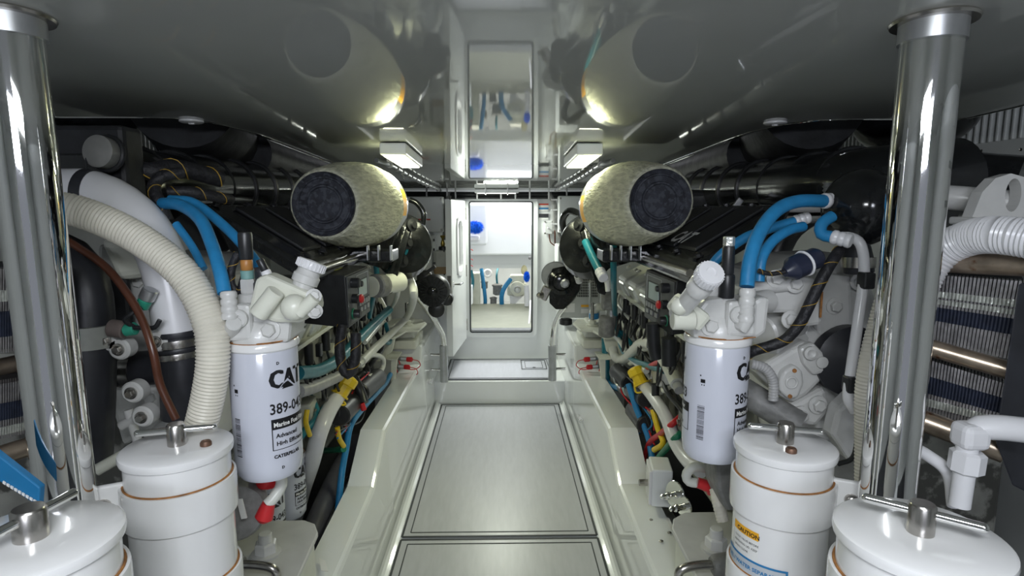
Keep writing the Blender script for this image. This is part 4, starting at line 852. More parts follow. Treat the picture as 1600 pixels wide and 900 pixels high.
# right engine front: bracket box, fuel pump, dome
D = 1.33
br = put('filter_bracket_casting', MB().prism(pts((1170, 452, D), (1208, 446, D), (1250, 430, D), (1284, 438, D), (1286, 508, D), (1262, 512, D), (1238, 490, D), (1170, 490, D)), (0, .10, 0), .010), ENG, eR)
for px, py in ((1211, 436), (1241, 444), (1234, 500), (1190, 468)): hexbolt(br, W(px, py, D - .01), (0, -1, .2), .014, h=.014)
put('head_arm', MB().tube(pts((1170, 450, D), (1200, 448, D), (1236, 444, D)), .016, 16).tube(pts((1150, 478, 1.25), (1200, 470, 1.3)), .026, 18), ENG, br)
put('rust_streak', MB().box(W(1283, 476, D - .012), (.004, .004, .06)), RUST, br)
D = 1.36
fp = put('fuel_pump', MB().prism(pts((1180, 580, D), (1236, 545, D), (1262, 532, D), (1290, 560, D), (1292, 590, D), (1262, 620, D), (1240, 632, D), (1222, 622, D)), (0, .12, 0), .014, 3), ENG, eR)
put('pump_flange', MB().prism(pts((1225, 580, D - .02), (1242, 570, D - .02), (1255, 580, D - .02), (1257, 600, D - .02), (1248, 622, D - .02), (1234, 625, D - .02), (1219, 612, D - .02), (1218, 595, D - .02)), (0, .03, 0), .008, 3), ENG, fp)
put('flange_bore', MB().add(*ring(W(1237, 598, D - .022), (0, 1, 0), .013, .003), True), ENG, fp)
for px, py in ((1241, 579), (1234, 619)): put('rusty_hole', MB().lathe([(.005, 0), (.005, .003)], W(px, py, D - .02), (0, -1, 0), 12), RUST, fp)
put('pump_plate', MB().prism(pts((1250, 545, D - .015), (1272, 535, D - .015), (1292, 556, D - .015), (1292, 582, D - .015), (1272, 588, D - .015), (1256, 570, D - .015)), (0, .03, 0), .008), ENG, fp)
put('plug', MB().lathe([(.016, 0), (.016, .008), (.010, .010), (.003, .006)], W(1265, 551, D - .02), (0, -1, 0), 24), ENG, fp); put('plug', MB().lathe([(.014, 0), (.014, .004), (.010, .005)], W(1284, 566, D - .02), (0, -1, 0), 24), ENG, fp)
lc = put('lower_casting', MB().prism(pts((1226, 640, D), (1290, 605, D), (1300, 640, D), (1276, 668, D), (1240, 660, D)), (0, .1, 0), .012), ENG, eR)
for px, py in ((1250, 648), (1277, 632)): hexbolt(lc, W(px, py, D - .005), (0, -1, 0), .015, h=.014)
put('cast_cylinders', MB().cyl(W(1190, 520, 1.40), W(1240, 500, 1.45), .045).cyl(W(1200, 545, 1.4), W(1250, 525, 1.45), .03), ENG, eR)
q = put('accessory_pulley', MB().lathe([(.075, -.02), (.085, 0), (.085, .03), (.02, .06)], W(1320, 560, 1.38), (0, -1, 0), 40), RUB, eR)
put('air_dome', MB().ball(W(1345, 325, 1.36), .085, 28, (.95, 1.1, 1.05)).tube(pts((1345, 325, 1.36), (1400, 330, 1.36), (1450, 325, 1.4)), .07, 20), BLKG, eR)
put('spring_valve', MB().tube(pts((1293, 285, 1.6), (1293, 305, 1.6)), .013, 14, rib=.3, pitch=.01), ALU, eR); put('spring_valve', MB().tube(pts((1320, 283, 1.6), (1320, 308, 1.6)), .015, 14, rib=.3, pitch=.01), ALU, eR)
put('black_clamp_elbow', MB().tube(pts((1330, 378, 1.35), (1340, 400, 1.34), (1342, 425, 1.34)), .032, 20), RUB, eR); put('hose_clamp', MB().lathe([(.036, -.012), (.036, .012)], W(1341, 410, 1.34), (0, .05, 1), 24), STEEL, eR)
put('heat_deflector', MB().prism(pts((1310, 640, 1.3), (1342, 610, 1.3), (1352, 640, 1.3), (1348, 700, 1.3), (1330, 725, 1.3), (1300, 680, 1.3)), (0, .05, 0), .01), ENG, eR)
# white rods along the right engine
t = thing('fuel_rail', 'pair of white steel pipes clamped along the right engine beside the air filter', 'pipe', W(1140, 345, 2.2))
for y0, y1 in ((329, 326), (343, 343)): put('rail_pipe', MB().tube(pts((1078, y0, 2.45), (1150, (y0 + y1) / 2, 2.05), (1290, y1, 1.62)), .011, 12), WPVC, t)
put('pipe_clamp', MB().box(W(1130, 336, 2.13), (.03, .03, .07), bev=.008), BLK, t); put('clamp_tab', MB().box(W(1148, 350, 2.08), (.022, .012, .13), Matrix.Rotation(R(12), 3, 'Y'), .003), ALU, t); put('clamp_tab', MB().box(W(1150, 322, 2.06), (.022, .012, .06), Matrix.Rotation(R(35), 3, 'Y'), .003), ALU, t)
# lettering on the black valve cover
n0 = W(1243, 317, 1.62); n1 = W(1090, 410, 1.62); uu = (n0 - n1).normalized(); 
vs, fs = text_mesh('CAT', .085, .003); put('lettering', MB().add([n1 + uu * (.045 + v.y) + Vector((0, .42 - v.x * 1.0, .016)) for v in vs], fs), PAPER, eR)
# left engine front castings
D = 1.42
lp = put('front_casting', MB().prism(pts((150, 380, D), (185, 385, D), (240, 440, D), (232, 470, D), (250, 660, D), (190, 700, D), (150, 560, D)), (0, .12, 0), .014), ENG, eL)
put('housing_cover', MB().prism(pts((150, 372, D - .07), (220, 376, D - .07), (238, 395, D - .07), (238, 432, D - .07), (180, 440, D - .07)), (0, .1, 0), .02, 3), ENGI, eL)
for px, py in ((185, 546), (243, 534), (205, 614), (221, 652), (165, 532)):
    bb = put('bolt_boss', MB().lathe([(.024, .03), (.024, .004), (.020, 0)], W(px, py, D - .17), (0, 1, 0), 24), ENG, eL); hexbolt(bb, W(px, py, D - .17), (0, -1, 0), .009, STEEL, .010)
put('dark_cavity_plate', MB().box(W(165, 470, D - .04), (.12, .02, .12), bev=.03), BLK, eL)
put('strut', MB().tube(pts((150, 735, 1.15), (205, 705, 1.18), (250, 685, 1.2)), .012, 12), ENGI, eL)
put('strut', MB().tube(pts((190, 665, 1.3), (240, 640, 1.3)), .012, 12).tube(pts((215, 690, 1.3), (200, 640, 1.3)), .010, 12), ENG, eL)
t = thing('sensor_connector', 'green and grey wiring connectors in front of the left engine casting', 'connector', W(205, 515, 1.24))
put('grey_plug', MB().cyl(W(172, 512, 1.24), W(196, 516, 1.24), .019), mat('grey_brown', (.16, .13, .12), .4), t); put('green_plug', MB().cyl(W(196, 516, 1.24), W(212, 513, 1.24), .014), mat('green_plastic', (.03, .30, .20), .35), t)
put('green_plug', MB().cyl(W(221, 480, 1.24), W(228, 468, 1.24), .014), mat('green_plastic', (0, 0, 0)), t); put('grey_plug', MB().cyl(W(228, 468, 1.24), W(236, 452, 1.24), .016), ALU, t)
put('plug_wires', MB().tube(pts((212, 513, 1.24), (195, 500, 1.22), (205, 490, 1.22), (222, 480, 1.23)), .005, 8).tube(pts((210, 512, 1.23), (240, 512, 1.22), (250, 500, 1.22)), .005, 8), BLK, t)
# black panel with knurled knob top left
t = thing('oil_filler', 'black housing with a grey knurled cap behind the left pole', 'filler', W(150, 290, 1.4))
put('housing', MB().box(W(134, 262, 1.45), (.24, .08, .19), bev=.012), BLKM, t); put('recess_panel', MB().box(W(122, 258, 1.385), (.11, .012, .052), bev=.005, seg=3), BLKG, t)
c = W(168, 240, 1.38); kb = put('knurled_cap', MB().lathe([(.033, 0), (.036, .006), (.036, .03), (.030, .034)], c, (-.1, -1, .1), 36), mat('grey_cap', (.20, .20, .19), .5), t)
put('cap_ring', MB().add(*ring(c, (-.1, -1, .1), .038, .006, 30), True), BLK, t)
put('tether', MB().tube([c + Vector((-.03, -.02, .02)), c + Vector((-.02, -.04, -.05)), W(180, 290, 1.36), W(200, 298, 1.36)], .0025, 6), BLK, t)

# ---- overhead black exhaust lagging above each engine
for s, lb in ((-1, 'left'), (1, 'right')):
    t = thing('exhaust_lagging', 'black lagged exhaust duct hanging above the %s engine under the deck' % lb, 'duct', (s * 1.2, 2.6, 1.72))
    put('duct_body', MB().tube([(s * 1.05, 2.02, 1.86), (s * 1.12, 2.3, 1.80), (s * 1.18, 2.7, 1.79), (s * 1.10, 3.3, 1.80), (s * .95, 4.0, 1.82)], .17, 28), BLKM, t)
    put('side_muffler', MB().ball((s * 1.55, 2.25, 1.86), .16, 24, (1.2, 1.6, 1)), BLKG, t)
    put('inner_duct', MB().tube([(s * 1.02, 2.45, 1.72), (s * 1.02, 3.0, 1.70), (s * 1.0, 3.9, 1.68)], .09, 24), BLKM, t)
    for i in range(4): put('duct_hoop', MB().add(*ring(Vector((s * (1.13 + .03 * (i % 2)), 2.25 + .4 * i, 1.80)), (0, 1, 0), .172, .006, 30, 6), True), BLKG, t)
    t = thing('air_duct', 'long black intake duct lying on top of the %s engine' % lb, 'duct', (s * 1.3, 2.4, 1.45))
    put('duct_body', MB().tube([(s * 1.55, 1.75, 1.56), (s * 1.35, 2.0, 1.60), (s * 1.25, 2.6, 1.60), (s * 1.15, 3.4, 1.58)], .095, 24), BLKG, t)
for s, X, lb in ((-1, 395, 'left'), (1, 1150, 'right')):
    m = MB(); c = W(X, 252, 3.4); t = thing('vent_grille', 'pale louvred vent panel glimpsed above the %s engine' % lb, 'vent', c - Vector((0, 0, .09)))
    put('vent_panel', MB().box(c, (.42, .02, .17), bev=.004), PAINT, t)
    for i in range(7): put('louvre', MB().box(c + Vector((-.15 + .05 * i, -.012, 0)), (.032, .008, .13)), HULL, t)

# ---- control panels
def panel(face, label, s, textside):
    f = pts(*face); t = thing('control_panel', label, 'control panel', (f[3] + f[2]) / 2, 'engine control panels'); dp = Vector((s * .15, .03, .01))
    put('panel_housing', MB().hexa(f, [v + dp for v in f], .003), BLK, t)
    U = (f[1] - f[0]); V = (f[3] - f[0]); n = U.cross(V).normalized(); n = n if n.x * s < 0 else -n
    def on(u0, v0, u1, v1, h, m, nm, par=None, bev=0):
        q = [f[0] + U * a + V * b_ + n * .0015 for a, b_ in ((u0, v0), (u1, v0), (u1, v1), (u0, v1))]; return put(nm, MB().hexa(q, [p + n * h for p in q], bev), m, par or t)
    fp = on(.03, .03, .97, .97, .002, mat('panel_grey', (.10, .105, .11), .4), 'face_plate')
    mir = (lambda a, b_: (a, b_)) if s > 0 else (lambda a, b_: (a, b_))
    for a, b_, c, d in ((.08, .08, .60, .095), (.08, .08, .095, .58), (.585, .08, .60, .58)): on(a, b_, c, d, .003, ALU, 'bezel_line')
    on(.12, .19, .57, .56, .003, BLK, 'screen_bezel'); on(.17, .21, .53, .54, .0045, SCREEN, 'screen')
    on(.08, .60, .60, .88, .003, BLK, 'button_strip')
    for i in range(5): on(.11 + i * .095, .62, .17 + i * .095, .72, .007, ALU, 'button')
    for i in range(3): on(.13 + i * .15, .76, .21 + i * .15, .85, .007, ALU, 'button')
    def knob(u_, v_, r, h, m, nm='knob'): h *= .8; return put(nm, MB().lathe([(r, 0), (r, h), (r * .8, h * 1.15)], f[0] + U * u_ + V * v_ + n * .003, n, 20), m, t)
    knob(.80, .18, .016, .03, BLK, 'key_switch'); knob(.62, .24, .010, .025, BLK); k = knob(.78, .50, .015, .022, BLK, 'stop_button')
    put('button_cap', MB().lathe([(.014, 0), (.014, .006), (.009, .010)], f[0] + U * .78 + V * .50 + n * .028, n, 20), RED, k)
    knob(.80, .80, .014, .028, BLK); put('green_ring', MB().add(*ring(f[0] + U * .80 + V * .80 + n * .006, n, .016, .003, 20), True), GRN, t)
    c = f[1] + dp * .55 + Vector((0, .06, .001)); put('top_label', MB().box(c - U * .25, (.05, .08, .002)), mat('yellow_label', (.35, .36, .06), .5), t)
panel([(1010, 421, 2.06), (1057, 439, 1.78), (1049, 524, 1.78), (1007, 495, 2.06)], 'black control panel with screen and red stop button on the right engine', 1, 0)
panel([(575, 416, 2.02), (539, 431, 1.78), (545, 513, 1.78), (578, 487, 2.02)], 'black control panel with screen and red stop button on the left engine', -1, 0)
put('loom_boot', MB().tube(pts((1020, 505, 1.9), (1022, 540, 1.9), (1026, 560, 1.9)), .022, 14).tube(pts((1045, 528, 1.8), (1045, 555, 1.8), (1046, 570, 1.8)), .024, 14), BLK, label='pair of black cable boots under the right control panel', cat='cable')

# ---- engine mounts and stringer fittings, far
for s, lb in ((-1, 'left'), (1, 'right')):
    X = (lambda x: x) if s > 0 else (lambda x: 1557 - x)
    t = thing('engine_mount', 'ivory rear engine mount on the %s stringer near the landing' % lb, 'mount', (AX + s * .66, 3.95, .57))
    put('mount_base', MB().box((AX + s * .655, 3.98, .60), (.20, .36, .06), bev=.01), ENGI, t)
    put('rubber_block', MB().prism([(AX + s * a, 3.86, z) for a, z in [(.57, .63), (.60, .73), (.72, .73), (.75, .63)]], (0, .24, 0), .012), ENGI, t)
    P = [(894, 503), (908, 500), (945, 505), (952, 540), (930, 543), (918, 530), (910, 518), (897, 512)]
    top = [W(X(a), b_, 3.95) for a, b_ in P]; zt_ = W(X(905), 508, 3.95).z
    put('mount_plate', MB().prism([(AX + s * a, y, zt_) for a, y in [(.50, 3.95), (.52, 3.72), (.60, 3.70), (.64, 3.50), (.86, 3.50), (.86, 4.1), (.55, 4.1)]], (0, 0, .016), .006), ENGI, t)
    put('mount_web', MB().prism([(AX + s * a, 3.52, z) for a, z in [(.64, zt_), (.66, zt_ - .08), (.74, zt_ - .14), (.86, zt_ - .15), (.86, zt_)]], (0, .02, 0), .004), ENGI, t)
    st = put('mount_stud', MB().cyl((AX + s * .62, 3.86, zt_ + .016), (AX + s * .62, 3.86, zt_ + .17), .012), STEEL, t)
    hexbolt(t, (AX + s * .62, 3.86, zt_ + .016), (0, 0, 1), .028, ENGI, .03)
    t = thing('sample_valves', 'pair of red capped valves with red tethers on the %s stringer' % lb, 'valve', W(X(918), 580, 3.62))
    for dx, dy in ((0, 0), (4, 12)):
        p = W(X(912 + dx), 562 + dy, 3.62); q = p + Vector((s * .05, .0, .004)); put('red_cap', MB().lathe([(.008, 0), (.016, .006), (.016, .035), (.012, .04)], p, q - p, 14), RED, t)
        put('valve_body', MB().lathe([(.015, .04), (.015, .075), (.010, .09)], p, q - p, 8, False), ALU, t)
        put('tether', MB().tube([p, p + Vector((-s * .035, 0, -.01)), p + Vector((-s * .045, 0, -.04)), p + Vector((0, 0, -.065)), p + Vector((s * .07, .0, -.045)), p + Vector((s * .09, 0, 0))], .0028, 6), RED, t)
    put('valve_shelf', MB().prism([W(X(929), 551, 3.62), W(X(948), 550, 3.62), W(X(958), 562, 3.45), W(X(937), 563, 3.45)], (0, 0, .006)), ENGI, t)
    put('shelf_leg', MB().prism([W(X(937), 563, 3.46), W(X(946), 563, 3.46), W(X(946), 600, 3.46), W(X(940), 600, 3.46)], (0, .03, 0)), ENGI, t)
# cleat hooks on the stringer faces
for s, px, py, y, lb in ((1, 912, 655, None, 'right'), (-1, 668, 597, None, 'left')):
    xw = AX + s * (.505 if s > 0 else .512); p = W(px, py, 1); k = (p - EYE); k = k * (xw / k.x); c = EYE + k
    t = thing('rope_hook', 'small white twin hook on the %s stringer face' % lb, 'hook', c - Vector((0, 0, .04)))
    put('hook_plate', MB().box(c, (.006, .07, .03), bev=.003), WPVC, t)
    for dy in (-.028, .028): put('hook_arm', MB().tube([c, c + Vector((-s * .02, dy * .6, -.005)), c + Vector((-s * .03, dy, .0)), c + Vector((-s * .03, dy * 1.2, .02))], .005, 8), WPVC, t)
    put('hook_peg', MB().cyl(c, c + Vector((-s * .025, 0, .02)), .006), WPVC, t)

# ---- near engine mounts
def near_mount(s, P, D0, label, bolt, sh):
    t = thing('engine_mount', label, 'mount', (W(*bolt).x, bolt[2], .32)); zz = W(*bolt).z
    def gz(px, py): d = W(px, py, 1) - EYE; return EYE + d * ((zz - 1.5) / d.z)
    Q = [gz(*p) for p in P]; put('mount_plate', MB().prism(Q, (0, 0, -.016), .004), ENG, t)
    c = Vector((0, 0, 0)); 
    for q in Q: c += q / len(Q)
    put('mount_casting', MB().prism([c + (q - c) * .9 - Vector((0, 0, .018)) for q in Q], (0, 0, -.14), .012), ENGI, t)
    side = MB(); q0 = gz(*P[-1] if s > 0 else P[1]); 
    b0 = W(*bolt); put('washer', MB().lathe([(.042, -.001), (.042, .007), (.034, .010)], (b0.x, b0.y, zz), (0, 0, 1), 28), ENG, t)
    put('mount_nut', MB().lathe([(.032, .008), (.032, .036), (.027, .040)], (b0.x, b0.y, zz), (0, 0, 1), 6, False), CAN, t); put('mount_stud', MB().cyl((b0.x, b0.y, zz + .038), (b0.x, b0.y, zz + .066), .019), CAN, t)
    a = gz(*sh[0]); e = MB(); e.tube([a + Vector((-s * .07, 0, .004)), a + Vector((-s * .065, -.005, .045)), a + Vector((0, .0, .055)), a + Vector((s * .05, .0, .05))], .012, 12)
    put('shackle', e, STEEL, t); put('shackle_pin', MB().lathe([(.024, 0), (.030, .010), (.030, .050), (.022, .060)], a + Vector((s * .02, 0, .05)), (s, .1, .1), 18), CAST, t)
near_mount(-1, [(340, 815), (475, 812), (492, 818), (497, 832), (455, 925), (330, 925)], 1, 'near engine mount plate with a large bolt, bottom left on the stringer', (416, 866, 1.61), [(392, 912)])
near_mount(1, [(1225, 798), (1070, 800), (1052, 810), (1050, 825), (1100, 925), (1230, 925)], 1, 'near engine mount plate with a large bolt, bottom right beside the caution-label canister', (1118, 858, 1.61), [(1100, 912)])
for s, P, lb in ((-1, [(478, 868), (462, 905)], 'left'), (1, [(1062, 850), (1085, 905)], 'right')):
    a = W(P[0][0], P[0][1], 1.75); b_ = W(P[1][0], P[1][1], 1.60); t = thing('stop_wedge', 'ivory wedge bracket beside the %s near engine mount' % lb, 'bracket', b_ - Vector((0, 0, .03)))
    put('wedge', MB().hexa([a, a + Vector((s * .05, 0, 0)), b_ + Vector((s * .05, 0, 0)), b_], [v + Vector((-s * .012, 0, -.12)) for v in (a, a + Vector((s * .07, 0, 0)), b_ + Vector((s * .07, 0, 0)), b_)], .006), ENGI, t)

# ---- right ledge: junction box, steel fittings, label, screws
zz = .315
t = thing('junction_box', 'small white junction box with a steel knob on the right stringer', 'box', W(1030, 785, 2.17))
q = [W(1012, 722, 1.82), W(1038, 722, 1.82), W(1038, 784, 1.82), W(1012, 772, 1.82)]; c = W(1031, 752, 2.17)
put('box_body', MB().box(c, (.078, .13, .15), Matrix.Rotation(R(-8), 3, 'Z'), .006), PAINT, t); put('box_cover', MB().box(c + Vector((-.043, 0, 0)), (.012, .12, .135), Matrix.Rotation(R(-8), 3, 'Z'), .003), WPVC, t)
put('box_knob', MB().cyl(c + Vector((-.045, -.01, 0)), c + Vector((-.085, -.01, 0)), .013), STEEL, t)
for i, (x, y, lb) in enumerate(((1052, 773, 'upper round steel hose fitting with flange beside the white junction box'), (1066, 792, 'lower round steel hose fitting with flange above the right mount plate'))):
    c = W(x + 4, y, 2.0 - .05 * i); t = thing('hose_fitting', lb, 'fitting', c - Vector((0, 0, .04)))
    put('flange', MB().lathe([(.048, 0), (.050, .003), (.048, .006)] if i == 0 else [(.036, 0), (.038, .003), (.036, .006)], c, (-1, -.45, .12), 32), CHROME, t); put('spout', MB().lathe([(.014, 0), (.014, .006), (.010, .03), (.013, .033), (.013, .045), (.008, .05), (.009, .065), (.004, .07)], c, (-1, -.45, .12), 18), CHROME, t)
def gp(px, py, z): d = W(px, py, 1) - EYE; return EYE + d * ((z - 1.5) / d.z)
t = thing('ledge_label', 'orange and white printed label on the right stringer top', 'label', gp(1003, 790, zz + .001)); Q = [gp(990, 778, zz + .003), gp(1009, 778, zz + .003), gp(1019, 804, zz + .003), gp(1001, 804, zz + .003)]
put('label_paper', MB().prism(Q, (0, 0, .0008)), PAPER, t); Q2 = [Q[0].lerp(Q[1], .62), Q[1], Q[2], Q[3].lerp(Q[2], .62)]; put('orange_band', MB().prism([v + Vector((0, 0, .0009)) for v in Q2], (0, 0, .0005)), ORG, t)
for i in range(6): a = Q[0].lerp(Q[1], .08 + .09 * i); b_ = Q[3].lerp(Q[2], .08 + .09 * i); put('print_line', MB().prism([v + Vector((0, 0, .001)) for v in (a.lerp(b_, .1), a.lerp(b_, .1) + Vector((.002, 0, 0)), a.lerp(b_, .9) + Vector((.002, 0, 0)), a.lerp(b_, .9))], (0, 0, .0004)), INK, t)
t = thing('ledge_label', 'white printed sticker with black edge beside the right near mount plate', 'label', gp(1044, 820, zz + .001)); Q = [gp(1037, 807, zz + .003), gp(1046, 810, zz + .003), gp(1056, 832, zz + .003), gp(1050, 830, zz + .003)]; put('label_paper', MB().prism(Q, (0, 0, .0008)), PAPER, t)
sp = None
for i, (x, y, lb) in enumerate(((1017, 813, 'farthest of the three steel screws in the right stringer top'), (1046, 833, 'middle one of the three steel screws, beside the mount plate'), (1033, 846, 'nearest of the three steel screws in the right stringer top'))):
    o = put('deck_screw', MB().lathe([(.008, 0), (.008, .003), (.003, .006)], gp(x, y, zz + .001), (0, 0, 1), 14), STEEL, label=lb, cat='screw')
t = thing('ledge_label', 'small white paper tag near the left mount wedge', 'label', gp(505, 876, .32)); Q = [gp(498, 872, .322), gp(508, 876, .322), gp(513, 893, .322), gp(502, 892, .322)]; put('label_paper', MB().prism(Q, (0, 0, .0008)), PAPER, t)

# ---- hoses, pipes and looms on the right engine
hose('blue_hose', 'thickest blue hose arching from the right fuel filter head to the white fitting', 'hose', [(1167, 448, 1.18), (1172, 405, 1.20), (1186, 365, 1.23), (1212, 330, 1.27), (1245, 315, 1.31), (1290, 314, 1.35)], 10.5, BLUE, ends=(1,))
hose('blue_hose', 'blue hose just outboard of the thickest blue arch on the right', 'hose', [(1186, 440, 1.26), (1190, 405, 1.27), (1206, 378, 1.29), (1232, 360, 1.31), (1255, 354, 1.33)], 8, BLUE)
hose('blue_hose', 'lowest blue hose sloping down behind the right hand primer', 'hose', [(1095, 445, 1.45), (1120, 405, 1.42), (1160, 374, 1.42), (1200, 358, 1.42), (1245, 345, 1.42)], 7.5, BLUE, ends=(1,))
hose('blue_hose', 'short fat blue elbow above the white pipe on the right', 'hose', [(1300, 338, 1.30), (1284, 350, 1.29), (1284, 366, 1.28), (1305, 371, 1.26)], 9, BLUE, ends=(1,))
hose('white_pipe', 'white pipe bending down between the gear case and right pole', 'pipe', [(1305, 370, 1.27), (1330, 371, 1.26), (1346, 385, 1.25), (1350, 430, 1.23), (1341, 500, 1.21), (1331, 570, 1.20), (1325, 620, 1.19), (1335, 642, 1.19)], 8, WPVC)
t = thing('pipe_clip', 'upper black clip on the white pipe beside the right pole', 'clip', W(1352, 450, 1.2)); put('clip_body', MB().box(W(1353, 438, 1.22), (.025, .03, .035), bev=.004), BLK, t)
t = thing('pipe_clip', 'lower black clip on the white pipe beside the right pole', 'clip', W(1330, 610, 1.18)); put('clip_body', MB().box(W(1328, 600, 1.19), (.020, .03, .035), bev=.004), BLK, t)
hose('braided_loom', 'black braided loom with yellow tracer crossing the right engine front', 'cable', [(1165, 556, 1.32), (1178, 548, 1.30), (1205, 540, 1.29), (1228, 530, 1.28), (1250, 505, 1.27), (1270, 465, 1.26), (1290, 425, 1.26), (1312, 390, 1.28)], 8.5, LOOM, loom=True)
hose('braided_loom', 'thin braided loom between the blue hoses and the dark connector on the right', 'cable', [(1185, 423, 1.24), (1205, 428, 1.24), (1228, 424, 1.24)], 3.5, LOOM, loom=True)
t = thing('sensor_connector', 'large dark blue connector with a white tie above the right bracket', 'connector', W(1250, 425, 1.24)); a = W(1226, 426, 1.24); b_ = W(1290, 396, 1.27)
put('connector_body', MB().lathe([(.010, 0), (.022, .02), (.026, .022), (.026, .05), (.022, .052), (.024, .085), (.018, .095)], a, b_ - a, 18), mat('navy_plastic', (.02, .025, .05), .35), t); put('cable_tie', MB().add(*ring(a.lerp(b_, .48), b_ - a, .0265, .003), True), WPVC, t)
hose('grey_conduit', 'grey corrugated conduit looping behind the right fuel filter', 'hose', [(1172, 568, 1.32), (1195, 575, 1.32), (1208, 595, 1.32), (1208, 625, 1.32)], 8, mat('grey_corrugated', (.42, .42, .42), .4), rib=.1, n=14, pitch=.007)
hose('dark_pipe', 'dark grey fat pipe sloping behind the right canister lid', 'pipe', [(1160, 610, 1.42), (1200, 635, 1.38), (1250, 665, 1.34)], 22, CAST, n=20)
hose('black_loop', 'thin black hose hugging the deflector left of the right pole', 'hose', [(1350, 560, 1.2), (1342, 640, 1.2), (1335, 710, 1.22), (1310, 725, 1.25)], 4, BLK)
# inboard side, right
hose('teal_hose', 'teal hose sweeping down from the right air filter over the white pipe', 'hose', [(959, 385, 2.5), (959, 440, 2.6), (962, 500, 2.7), (972, 545, 2.7), (988, 562, 2.6), (1015, 572, 2.5), (1040, 580, 2.3)], 4.5, TEAL)
hose('teal_hose', 'wide teal hose with white fitting below the right turbo', 'hose', [(915, 378, 2.7), (926, 402, 2.6), (938, 425, 2.5)], 6.5, TEAL, ends=(1,))
hose('cream_pipe', 'cream pipe continuing down from the wide teal hose on the right', 'pipe', [(941, 428, 2.5), (948, 440, 2.5), (950, 455, 2.5)], 4, WHOSE)
hose('teal_hose', 'teal vertical hose behind the right rear mount plate', 'hose', [(946, 500, 3.3), (946, 540, 3.3), (948, 600, 3.3)], 6, TEAL)
t = thing('pump_housing', 'grey metal valve and pipe tee behind the right rear mount', 'valve', W(950, 515, 3.2))
put('valve_body', MB().lathe([(.03, -.06), (.045, -.05), (.045, .05), (.035, .06)], W(948, 510, 3.2), (0, 0, 1), 20), CAST, t); put('valve_tee', MB().tube(pts((955, 480, 3.2), (955, 500, 3.2), (950, 522, 3.2)), .03, 16), ALU, t); put('square_block', MB().box(W(950, 468, 3.1), (.07, .06, .11), bev=.01), CAST, t)
t = thing('drain_elbow', 'small white elbow with a blue band by the vented unit', 'pipe', W(928, 497, 3.9)); put('elbow_pipe', MB().tube(pts((945, 480, 3.9), (934, 480, 3.9), (928, 485, 3.9), (928, 492, 3.9)), .028, 14), WHOSE, t); put('blue_band', MB().cyl(W(928, 489, 3.9), W(928, 498, 3.9), .034), BLUI, t)
hose('steel_rod', 'thin steel rod standing behind the right rear mount', 'rod', [(922, 440, 3.7), (922, 480, 3.7), (921, 507, 3.7)], 2.2, ALU)
hose('white_coolant_pipe', 'cream coolant pipe curving under the injector row on the right', 'pipe', [(958, 545, 2.7), (962, 558, 2.6), (975, 562, 2.5), (990, 548, 2.4), (1003, 537, 2.3), (1020, 540, 2.2), (1040, 565, 2.0), (1058, 600, 1.8)], 8.5, WHOSE, n=18)
hose('white_coolant_pipe', 'thin cream pipe slanting below the right injector row', 'pipe', [(950, 515, 2.9), (970, 535, 2.7), (985, 560, 2.5), (1010, 580, 2.3)], 4, WHOSE)
hose('red_cable', 'thick red cable behind the yellow cap on the right', 'cable', [(1050, 560, 2.0), (1030, 566, 2.05), (1012, 574, 2.1)], 4.5, RED)
hose('blue_line', 'blue hose curving off the right stringer toward the black clamp', 'hose', [(945, 590, 3.3), (952, 600, 3.2), (962, 606, 3.1), (972, 608, 3.0)], 4.5, BLUE)
def yellow_cap(P, label, D, s):
    t = thing('dipstick_filler', label, 'cap', W(P[1][0], P[1][1], D)); D = O(P[1][0], P[1][1], D).y; a = W(P[0][0], P[0][1], D + .02); b_ = W(P[1][0], P[1][1], D - .02); ax = b_ - a
    L = ax.length; put('cap_body', MB().lathe([(.018, 0), (.034, .005), (.038, .012), (.038, L * .45), (.030, L * .5), (.030, L * .9), (.038, L * .92), (.038, L)], a, ax, 10, False), YEL, t)
    put('cap_strap', MB().tube([a + ax * .9 + Vector((.02, -.02, 0)), b_ + Vector((0, -.03, -.02)), b_ + Vector((-s * .03, -.02, -.03)), a + ax * .8 + Vector((-.03, 0, 0))], .004, 8), YEL, t)
yellow_cap([(990, 574), (1003, 601)], 'yellow plastic filler cap on the white hose on the right', 1.95, 1)
yellow_cap([(549, 588), (530, 618)], 'yellow plastic filler cap on the white hose on the left', 1.9, -1)
hose('filler_hose', 'white hose hanging from the right yellow cap down beside the filter', 'hose', [(1004, 600, 1.96), (1020, 620, 1.93), (1040, 650, 1.88), (1055, 690, 1.80), (1075, 720, 1.72), (1095, 735, 1.6)], 10.5, WPVC, n=18)
t = thing('coolant_clamp', 'grey steel saddle clamp between the white hose and cream pipe on the right', 'clamp', O(1035, 590, 1.9)); put('clamp_plate', MB().prism(opts((1018, 582, 1.9), (1045, 580, 1.9), (1052, 600, 1.9), (1030, 605, 1.9)), (0, .02, 0), .004), ALU, t); hexbolt(t, O(1033, 592, 1.89), (0, -1, 0), .010, STEEL)
